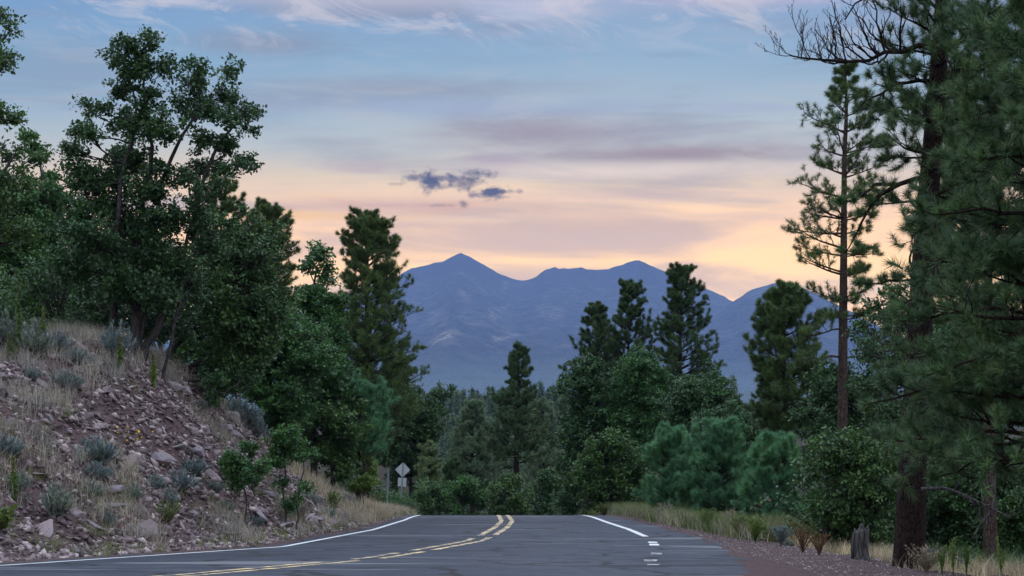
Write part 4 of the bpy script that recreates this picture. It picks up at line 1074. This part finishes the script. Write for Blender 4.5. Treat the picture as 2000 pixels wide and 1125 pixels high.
sp_ = [sage_proto(1), sage_proto(2, h=.42, w=.42), sage_proto(3, h=.6, w=.3)]
def at_px(px, py, d0=24, d1=110):
    """first point of the ground along the sight line"""
    d = np.linspace(d0, d1, 1400); X = (px-HORX)/FPX*d; Z = EYE+(HORY-py)/FPX*d
    g = Z-tz(X, d); i = np.argmax(g < 0) if (g < 0).any() else np.argmin(np.where(d < 90, g, 99))
    return X[i], d[i]
SG = [(190, 905, 1.2), (285, 855, 0), (70, 700, 1.5), (110, 690, 1.4), (150, 715, 1.3), (20, 690, 1.4), (10, 900, 1.0), (175, 975, 1.0), (110, 1010, 1.2), (60, 740, 1.0), (300, 955, .9), (260, 980, .8), (380, 930, 1.1), (350, 960, 1.0), (230, 700, 1.2), (420, 960, .9),
      (470, 780, 1.4), (500, 795, 1.4), (520, 812, 1.3), (450, 785, 1.2), (485, 790, 1.2), (400, 800, 1.0), (190, 940, 1.0), (330, 990, .8), (560, 1010, .9), (610, 985, .9), (680, 990, .8), (640, 1010, .7), (130, 760, .9), (40, 960, .9), (440, 1000, .8), (740, 985, .8), (210, 1030, .6), (500, 1030, .8)]
ex = {(190, 905): 'largest pale blue sagebrush on the rocky bank above the grey boulder', (110, 1010): 'blue grey sagebrush low on the bank near the left picture edge'}
for i, (px, py, sc) in enumerate(SG):
    if sc == 0: continue
    x, y = at_px(px, py)
    place(sp_[i % 3], x, y, sc*random.uniform(.75, 1.3), *((ex[(px, py)], 'sagebrush on the left bank') if (px, py) in ex else ('blue grey sagebrush in the grass along the top of the left bank', 'sagebrush on top of the bank') if py < 765 and px < 300 else ('blue grey sagebrush on the rim of the far rock face under the oaks', 'sagebrush on the far rim') if py < 830 else ('blue grey sagebrush low on the left bank between the rocks', 'sagebrush low on the bank')))
for i, (px, py, sc) in enumerate([(1478, 1048, .55), (1500, 1056, .6), (1520, 1060, .5), (1540, 1066, .45), (1465, 1040, .5)]):
    x, y = at_px(px, py); place(sp_[i % 3], x, y, sc, 'small pale sagebrush at the edge of the right shoulder', 'sagebrush by the right shoulder')

# mullein stalks
def mullein(label, px, py0, py1, d=None, leafy=True):
    x, y = at_px(px, py0); z = tz1(x, y); H = (py0-py1)/FPX*y
    root = thing('mullein_plant', label, 'plant', (x, y, z)); wd = Wood()
    zz = np.linspace(-.05, H, 10); wx = fbm(zz*1.5+px, zz*0, 2)*.05
    wd.add(np.stack([wx, wx*.5, zz], 1)[None], np.linspace(.018, .006, 10)[None], 6); wd.build('stem', M['yellow_green'], root, 0)
    n = 70; t_ = rng.random(n)**.7; p = np.stack([np.interp(t_*H*.62, zz, wx), 0*t_, t_*H*.62], 1)
    V, F_, tn = leaves(p, 3, .05+.1*0, .17, upb=.2, asp=.35); mesh_obj('leaves', V, [F_], M['yellow_green'], root, tn)
    n = 120; t_ = rng.uniform(.55, 1, n); p = np.stack([np.interp(t_*H, zz, wx), 0*t_, t_*H], 1)
    V, F_, tn = leaves(p, 3, .035, .045, upb=.2, asp=.6); mesh_obj('flower_spike', V, [F_], M['green_grass'], root, tn)
mullein('tall mullein stalk on top of the bank at the far left', 35, 700, 535)
mullein('shorter leafy mullein below the tallest stalk at the far left', 17, 705, 650)
mullein('yellow green mullein low on the bank near the left picture edge', 25, 985, 893)
mullein('mullein stalk standing before the trunks of the tall oak', 84, 705, 610)
mullein('yellow mullein in the gap right of the tall oak trunks', 298, 755, 690)
mullein('slim mullein stalk between the tall oak trunks', 234, 735, 660)
# broad leaved weed at the picture edge
x, y = at_px(6, 1040); z = tz1(x, y)
root = thing('broad_leaved_weed', 'yellow green broad leaved weed at the lower left picture edge', 'plant', (x, y, z))
wd = Wood(); a = rng.random(8)*2*PI; tip = np.stack([np.cos(a)*.18, np.sin(a)*.18, rng.uniform(.25, .5, 8)], 1); s_ = np.linspace(0, 1, 4)[None, :, None]
B = tip[:, None]*s_; wd.add(B, np.full((8, 4), .008), 4); wd.build('stems', M['yellow_green'], root, 0)
V, F_, tn = leaves(B[:, 2:].reshape(-1, 3), 5, .1, .2, upb=.8, asp=.5); mesh_obj('leaves', V, [F_], M['yellow_green'], root, tn)
# small yellow flowers in the rocks
x, y = at_px(250, 868); z = tz1(x, y)
root = thing('yellow_flower_plant', 'wiry plant with small yellow flowers among the rocks of the bank', 'plant', (x, y, z))
wd = Wood(); tip = np.stack([rng.normal(size=16)*.3, rng.normal(size=16)*.1, rng.uniform(.05, .42, 16)], 1); B = tip[:, None]*s_; wd.add(B, np.full((16, 4), .003), 3); wd.build('stems', M['green_grass'], root, 0)
V, F_, tn = leaves(tip, 6, .022, .045, upb=1, asp=.9); mesh_obj('flowers', V, [F_], M['flower'], root, tn)
# right verge weeds
def weed(name, label, px, py, h, w_, n, mat, nlv=30, leaf=.06, group=None, asp=.3):
    x, y = at_px(px, py); z = tz1(x, y)
    root = thing(name, label, 'plant', (x, y, z), group); wd = Wood()
    a = rng.random(n)*2*PI; r = w_*rng.random(n)**.7
    tip = np.stack([np.cos(a)*r, np.sin(a)*r, h*rng.uniform(.6, 1.1, n)], 1); s_ = np.linspace(0, 1, 6)[None, :, None]
    mid = tip*[.3, .3, .5]; B = 2*mid[:, None]*s_*(1-s_)+tip[:, None]*s_**2
    wd.add(B, np.linspace(.007, .003, 6)[None].repeat(n, 0), 4); wd.build('stems', M[mat], root, 0)
    t_ = rng.uniform(.3, 1, (n, nlv)); f = t_*5; i = np.clip(f.astype(int), 0, 4); fr = (f-i)[..., None]; k = np.arange(n)[:, None]
    p = (B[k, i]*(1-fr)+B[k, i+1]*fr).reshape(-1, 3); d = (B[k, i+1]-B[k, i]).reshape(-1, 3)
    V, F_, tn = needles(p, d, 3, leaf, leaf*asp, (.3, 1.0)); mesh_obj('leaves', V, [F_], M[mat], root, tn)
weed('brown_weed', 'dry reddish brown branching weed at the edge of the right gravel', 1568, 1080, .62, .34, 22, 'brown_twigs', 16, .05)
weed('brown_weed', 'smaller dry brown weed right of the bushy young pines', 1600, 1086, .42, .25, 14, 'brown_twigs', 14, .05)
weed('green_weed', 'rounded yellow green weed below the rightmost young pine', 1450, 1052, .48, .32, 46, 'green_grass', 30, .06)
weed('green_weed', 'yellow green weed between the left two young pines', 1340, 1030, .46, .35, 40, 'green_grass', 26, .06)
weed('green_weed', 'small green weed at the shoulder left of the young pines', 1258, 1012, .36, .35, 34, 'green_grass', 24, .06)
for px, py, h, w_, n, mt, lb in [(1180, 1008, .5, .4, 40, 'green_grass', 'leafy weed at the crest end of the right shoulder'), (1300, 1022, .62, .3, 34, 'blond', 'tall pale seed stalks below the leftmost young pine'), (1385, 1040, .6, .34, 40, 'yellow_green', 'bright yellow green weed under the tallest young pine'),
        (1422, 1044, .7, .25, 26, 'blond', 'tall straw coloured stalks beside the rounded yellow green weed'), (1475, 1060, .55, .3, 40, 'yellow_green', 'yellow green weed close to the gravel below the rightmost young pine'), (1525, 1066, .4, .3, 30, 'sage', 'pale grey leafy weed at the gravel edge left of the brown weeds'),
        (650, 1000, .6, .3, 40, 'yellow_green', 'yellow green weed on the low bank left of the sign'), (735, 985, .6, .3, 34, 'green_grass', 'green weed on the low bank just before the metal post'), (590, 1025, .6, .35, 34, 'blond', 'pale stalks beside the taller oak sapling'), (330, 1030, .5, .35, 34, 'green_grass', 'green weed low on the rocky bank near the road')]:
    weed('pale_weed' if mt in ('blond', 'sage') else 'green_weed', lb, px, py, h, w_, n, mt, 24, .06)
for k, (px, h) in enumerate([(1840, .42), (1862, .55), (1888, .48), (1915, .35), (1955, .5)]):
    weed('spiky_weed', ['leftmost upright yellow green weed at the lower right edge', 'tallest upright yellow green weed at the lower right edge', 'upright yellow green weed beside the tallest one', 'short upright weed at the lower right edge', 'rightmost upright yellow green weed at the lower right edge'][k],
         px, 1124, h, .08, 6, 'yellow_green', 34, .05, 'upright weeds at the lower right')
weed('grass_clump', 'arching pale dry grass clump in front of the largest trunk', 1810, 1118, .42, .4, 60, 'blond', 4, .05)

# ------------------------------------------------------------------ rocks
km, t, b = material('rock')
tc_ = t.new('ShaderNodeTexCoord'); ob = tc_.outputs['Object']; oi = t.new('ShaderNodeObjectInfo')
n_ = t.noise(ob, 1.6, 6, .65); n2_ = t.noise(ob, 9, 4, .7)
rc = t.mix(oi.outputs['Random'], (.15, .108, .112), (.31, .235, .235))
rc = t.mix(t.sstep(n_, .4, .65), rc, (.24, .215, .24)); rc = t.mix(t.mul(t.sstep(n2_, .55, .7), .7), rc, (.07, .055, .058))
t.l.new(rc, b.inputs['Base Color']); b.inputs['Roughness'].default_value = .9; b.inputs['Specular IOR Level'].default_value = .2
bp = t.new('ShaderNodeBump'); bp.inputs['Strength'].default_value = .7; bp.inputs['Distance'].default_value = .03
t.l.new(t.add(n_, n2_), bp.inputs['Height']); t.l.new(bp.outputs[0], b.inputs['Normal'])
rb, t, b = material('rubble_stone')
at = t.new('ShaderNodeAttribute', attribute_name='tone')
t.l.new(t.ramp(at.outputs['Fac'], [(0, (.05, .034, .035)), (.5, (.16, .112, .115)), (.85, (.29, .22, .22)), (1, (.46, .38, .37))]), b.inputs['Base Color']); b.inputs['Roughness'].default_value = .9
def rock_mesh(seed, flat):
    rg = np.random.default_rng(seed); bm = bmesh.new()
    for _ in range(16):
        v = rg.normal(size=3); v /= np.linalg.norm(v); v = np.sign(v)*np.abs(v)**.75
        bm.verts.new((v[0]*.6*rg.uniform(.8, 1), v[1]*.45*rg.uniform(.8, 1), v[2]*flat*rg.uniform(.8, 1)))
    r = bmesh.ops.convex_hull(bm, input=bm.verts)
    bmesh.ops.delete(bm, geom=[g for g in r['geom_interior'] if isinstance(g, bmesh.types.BMVert)], context='VERTS')
    bmesh.ops.bevel(bm, geom=bm.edges[:], offset=.02, segments=1, affect='EDGES')
    me = bpy.data.meshes.new('rock'); bm.to_mesh(me); bm.free(); me.materials.append(km); return me
RM = [rock_mesh(k+40, [.16, .25, .34, .2, .28, .4, .12, .3][k]) for k in range(8)]
def rock(x, y, s_, label, group=None, rz=None, tilt=.5, sink=.1, k=None, sc=(1, 1, 1)):
    o = bpy.data.objects.new('rock', RM[random.randrange(8) if k is None else k]); COL.objects.link(o)
    o.location = (x, y, tz1(x, y)+s_*sink)
    o.rotation_euler = (random.gauss(-.1, .25), tilt+random.gauss(0, .25), random.uniform(0, 6.3) if rz is None else rz)
    o.scale = (s_*sc[0], s_*sc[1], s_*sc[2]); tag(o, label, 'rock', group)
BIG = [(262, 915, .62, 'large flat topped grey boulder in the middle of the rocky bank', 3), (225, 965, .42, 'blue grey slanting boulder below the flat topped one', 1), (347, 878, .36, 'pale oval slab above the dark root on the bank', 0),
       (383, 888, .50, 'tilted egg shaped boulder beside the dark root', 2), (30, 835, .36, 'square pinkish block near the left edge, halfway up the bank', 5), (135, 853, .26, 'small pale wedge shaped stone left of the yellow flowers', 3),
       (95, 822, .3, 'pale triangular stone below the top of the bank near the left edge', 7), (310, 905, .5, 'broad dark slab right of the flat topped boulder', 4), (415, 935, .45, 'rounded reddish boulder at the lower right of the bank', 5),
       (455, 815, .42, 'block on the far end of the rock face under the grass', 2), (480, 830, .4, 'reddish block beside the far end of the rock face', 5), (515, 850, .36, 'dark rusty block at the end of the rock face', 4), (440, 845, .42, 'grey cracked block in the far rock face', 2),
       (226, 1079, .16, 'dark round stone lying by the white edge line', 5), (150, 1082, .2, 'dark angular stone at the foot of the bank near the road', 4), (660, 1030, .34, 'reddish stone at the foot of the bank near the road bend', 5), (795, 998, .3, 'reddish stone at the end of the bank by the crest', 4), (80, 770, .34, 'jagged stone under the grass at the top left of the bank', 6)]
for (px, py, s_, lb, k) in BIG:
    x, y = at_px(px, py); rock(x, y, s_*1.05, lb, k=k, rz=random.uniform(-.5, .5), tilt=.25, sink=.12)
q, u = along(1200, 26, 60, .9, 6.6); cnt_r = 0
keep = patchy(q, .4, -.45, 9)
for (x, y), uu in zip(q[keep], u[keep]):
    if cnt_r >= 255: break
    s_ = .14+.42*random.random()**2.6
    rock(x, y, s_, 'angular pinkish grey rock lying loose on the left road cut', 'loose rocks of the road cut', rz=random.gauss(-.3, .8), tilt=random.choice([.35, .5, .2]), sink=.12, sc=(1.2, 1, .9)); cnt_r += 1
# rubble
def rubble(name, xy, smin, smax, label, pw=3.0):
    n = len(xy); g = on_ground(xy)
    base = [np.array([v.co for v in m.vertices]) for m in RM[:4]]
    # cheap angular stones: jittered octahedra
    oc = np.array([[1, 0, 0], [-1, 0, 0], [0, 1, 0], [0, -1, 0], [0, 0, 1], [0, 0, -1]], float)
    fc = np.array([[0, 2, 4], [2, 1, 4], [1, 3, 4], [3, 0, 4], [2, 0, 5], [1, 2, 5], [3, 1, 5], [0, 3, 5]])
    s_ = (smin+(smax-smin)*rng.random((n, 1, 1))**pw)
    V = oc[None]*rng.uniform(.35, 1.3, (n, 6, 1))+rng.normal(size=(n, 6, 3))*.25
    V = V*np.concatenate([rng.uniform(.8, 1.3, (n, 1, 1)), rng.uniform(.5, 1, (n, 1, 1)), rng.uniform(.25, .6, (n, 1, 1))], 2)
    a, b_ = rng.random(n)*2*PI, rng.normal(size=n)*.5+.4
    ca, sa, cb_, sb = np.cos(a), np.sin(a), np.cos(b_), np.sin(b_)
    x_, y_, z_ = V[..., 0], V[..., 1], V[..., 2]
    x2 = x_*ca[:, None]-y_*sa[:, None]; y2 = x_*sa[:, None]+y_*ca[:, None]
    x3 = x2*cb_[:, None]+z_*sb[:, None]; z3 = -x2*sb[:, None]+z_*cb_[:, None]
    V = np.stack([x3, y2, z3], -1)*s_+g[:, None]
    F_ = (np.arange(n)[:, None, None]*6+fc[None]).reshape(-1, 3)
    o = mesh_obj(name, V.reshape(-1, 3), [F_], rb, None, np.repeat(rng.random(n), 6)); tag(o, label, kind='stuff')
q, u = along(70000, 25, 62, .75, 7.4); q = q[patchy(q, .6, -.6, 11)]
rubble('rubble', q, .02, .17, 'small angular stones covering the left road cut')
q, u = along(5000, 60, 105, .5, 1.8); rubble('rubble', q, .02, .10, 'small stones along the foot of the low bank')
q, u = along(14000, 24, 60, -1.4, 1.2, GRd, 1); q = q[-sdist(q[:, 0], q[:, 1], ARc)[0] > -.1]
rubble('gravel', q, .008, .035, 'loose reddish gravel on the right shoulder', 2)

# ------------------------------------------------------------------ road sign, marker post
sm, t, b = material('sign_metal'); b.inputs['Metallic'].default_value = .0; b.inputs['Roughness'].default_value = .5
tc_ = t.new('ShaderNodeTexCoord'); t.l.new(t.mix(t.noise(tc_.outputs['Object'], 5, 4), (.30, .31, .33), (.44, .45, .47)), b.inputs['Base Color'])
pm, t, b = material('galvanised_post'); b.inputs['Metallic'].default_value = .3; b.inputs['Roughness'].default_value = .5; b.inputs['Base Color'].default_value = (.20, .24, .26, 1)
def plate(name, w_, h_, r, rot, zc_, root, y0):
    bm = bmesh.new(); vs = []
    for cx, cy, a0 in ((w_/2-r, h_/2-r, 0), (-w_/2+r, h_/2-r, 90), (-w_/2+r, -h_/2+r, 180), (w_/2-r, -h_/2+r, 270)):
        for k in range(5):
            an = math.radians(a0+k*22.5); x_, z_ = cx+r*math.cos(an), cy+r*math.sin(an)
            vs.append(bm.verts.new((x_*math.cos(rot)-z_*math.sin(rot), y0, x_*math.sin(rot)+z_*math.cos(rot)+zc_)))
    f = bm.faces.new(vs); e = bmesh.ops.extrude_face_region(bm, geom=[f]); bmesh.ops.translate(bm, vec=(0, .004, 0), verts=[g for g in e['geom'] if isinstance(g, bmesh.types.BMVert)])
    bmesh.ops.recalc_face_normals(bm, faces=bm.faces)
    me = bpy.data.meshes.new(name); bm.to_mesh(me); bm.free(); me.materials.append(sm)
    o = bpy.data.objects.new(name, me); COL.objects.link(o); o.parent = root; return o
def channel(root, h, zb=-.3, w_=.07, name='post'):
    """open U section post with a row of holes read as a ribbed profile"""
    bm = bmesh.new(); prof_ = [(-w_/2, 0), (-w_/2+.012, 0), (-.018, .028), (.018, .028), (w_/2-.012, 0), (w_/2, 0), (w_/2, .004), (w_/2-.01, .004), (.02, .034), (-.02, .034), (-w_/2+.01, .004), (-w_/2, .004)]
    vs = [bm.verts.new((x_, -y_-.004, zb)) for x_, y_ in prof_]; f = bm.faces.new(vs)
    e = bmesh.ops.extrude_face_region(bm, geom=[f]); bmesh.ops.translate(bm, vec=(0, 0, h-zb), verts=[g for g in e['geom'] if isinstance(g, bmesh.types.BMVert)])
    bmesh.ops.recalc_face_normals(bm, faces=bm.faces)
    me = bpy.data.meshes.new(name); bm.to_mesh(me); bm.free(); me.materials.append(pm)
    o = bpy.data.objects.new(name, me); COL.objects.link(o); o.parent = root; return o
def bolt(root, z):
    bm = bmesh.new(); bmesh.ops.create_cone(bm, segments=6, radius1=.012, radius2=.01, depth=.012, cap_ends=True)
    for v_ in bm.verts: v_.co = (v_.co.x, v_.co.z-.044, v_.co.y+z)
    me = bpy.data.meshes.new('bolt'); bm.to_mesh(me); bm.free(); me.materials.append(pm)
    o = bpy.data.objects.new('bolt', me); COL.objects.link(o); o.parent = root
SD = 106.0
sx = (781-1000)/FPX*SD; sz = tz1(sx, SD)
root = thing('road_sign', 'back of a diamond warning sign with a smaller plate below, on the left verge', 'road sign', (sx, SD, sz))
root.rotation_euler = (0, math.radians(3), math.radians(12))
zt_ = EYE+(HORY-903)/FPX*SD-sz; zd = EYE+(HORY-917.5)/FPX*SD-sz; zp = EYE+(HORY-941.5)/FPX*SD-sz
channel(root, zt_-.02); plate('diamond_plate', .60, .60, .05, PI/4, zd, root, .0); plate('square_plate', .47, .48, .04, 0, zp, root, .0)
for z_ in (zd+.25, zd-.25, zp+.15, zp-.15): bolt(root, z_)
px_, d_ = 755, 98.0; x = (px_-1000)/FPX*d_; z = tz1(x, d_)
root = thing('marker_post', 'thin bluish metal post standing left of the diamond sign', 'post', (x, d_, z))
root.rotation_euler = (0, math.radians(2.5), 0); ht_ = EYE+(HORY-918)/FPX*d_-z
channel(root, ht_, w_=.09); bolt(root, ht_-.06)

# ------------------------------------------------------------------ dead wood
x, y = at_px(1680, 1092); z = tz1(x, y); S_ = FPX/y
root = thing('tree_stump', 'broken grey weathered stump at the edge of the right gravel', 'stump', (x, y, z)); H = 72/S_
k = 22; zz = np.linspace(-.1, 1, 12); an = np.arange(k)/k*2*PI
rr = .14*(1+.25*fbm(np.cos(an)*1.5+5, np.sin(an)*1.5, 3))
top_h = H*(.78+.3*fbm(np.cos(an)*2+9, np.sin(an)*2+3, 3))
V = []
for j, f in enumerate(zz):
    fl = 1+.35*np.exp(-max(f, 0)*5)
    V.append(np.stack([np.cos(an)*rr*fl+f*.03, np.sin(an)*rr*fl, f*top_h], 1))
V.append(np.stack([np.cos(an)*rr*.6+.03, np.sin(an)*rr*.6, top_h*.9], 1)); V.append(np.stack([np.cos(an)*rr*.1+.03, np.sin(an)*rr*.1, top_h*0+H*.55], 1))
V = np.concatenate(V); I = np.arange(14*k).reshape(14, k); q = np.stack([I[:-1], np.roll(I[:-1], -1, 1), np.roll(I[1:], -1, 1), I[1:]], -1).reshape(-1, 4)
mesh_obj('stump_body', V, [q], M['dead'], root, smooth=False)
wd = Wood(); wd.add(np.array([[[-.17, -.1, -.1], [-.16, -.11, .3], [-.14, -.1, .5], [-.13, -.1, H*.7]]]), np.array([[.03, .028, .02, .01]]), 6); wd.build('splinter', M['dead'], root, 0)
def branch_thing(label, pts, d, r0, n=8, name='fallen_branch'):
    q = resample(np.array([P(px, py, d+dd) for px, py, dd in pts]), 12); g = tz(q[:, 0], q[:, 1]); q[:, 2] = np.maximum(q[:, 2], g+r0*.6)
    root = thing(name, label, 'branch', q[0]); wd = Wood(); rr = np.linspace(r0, r0*.35, 12); wd.add(q[None], rr[None], 8)
    L = np.linalg.norm(np.diff(q, axis=0), axis=1).sum()
    wd.build('limb', M['dead'], root, q[0])
    if n < 2: return
    w2 = Wood(); A, ra, la = spawn(q[None], rr[None], np.array([L]), n, .3, 1, (.5, 1.1), (.15, .35), 6, .0, .1, 1, .06); w2.add(A, ra, 5)
    B, rb_, lb_ = spawn(A, ra, la, 4, .3, 1, (.5, 1.1), (.2, .5), 4, .0, .1, 1, .06); w2.add(B, rb_, 4); w2.build('twigs', M['dead'], root, q[0])
branch_thing('dead bough arching out from the largest trunk at knee height', [(1800, 955, 0), (1850, 952, -.3), (1900, 975, -.6), (1950, 1000, -.8), (1975, 1012, -.9)], 33.6, .035)
branch_thing('fallen grey limb bending down to the right of the largest trunk', [(1800, 1074, 0), (1840, 1078, -.6), (1875, 1090, -1.0), (1900, 1115, -1.3), (1915, 1140, -1.6)], 33.4, .04, 5)
branch_thing('pale forked dead branch hanging at the right edge', [(1932, 900, 0), (1942, 960, 0), (1945, 995, 0), (1915, 1020, .1), (1900, 1050, .1)], 36, .03, 7)
branch_thing('dark curved root sticking out of the rocky bank', [(350, 868, 0), (368, 874, -.1), (378, 882, -.15), (372, 900, -.1), (368, 905, .1)], at_px(365, 885)[1]-.15, .05, 1, 'exposed_root')
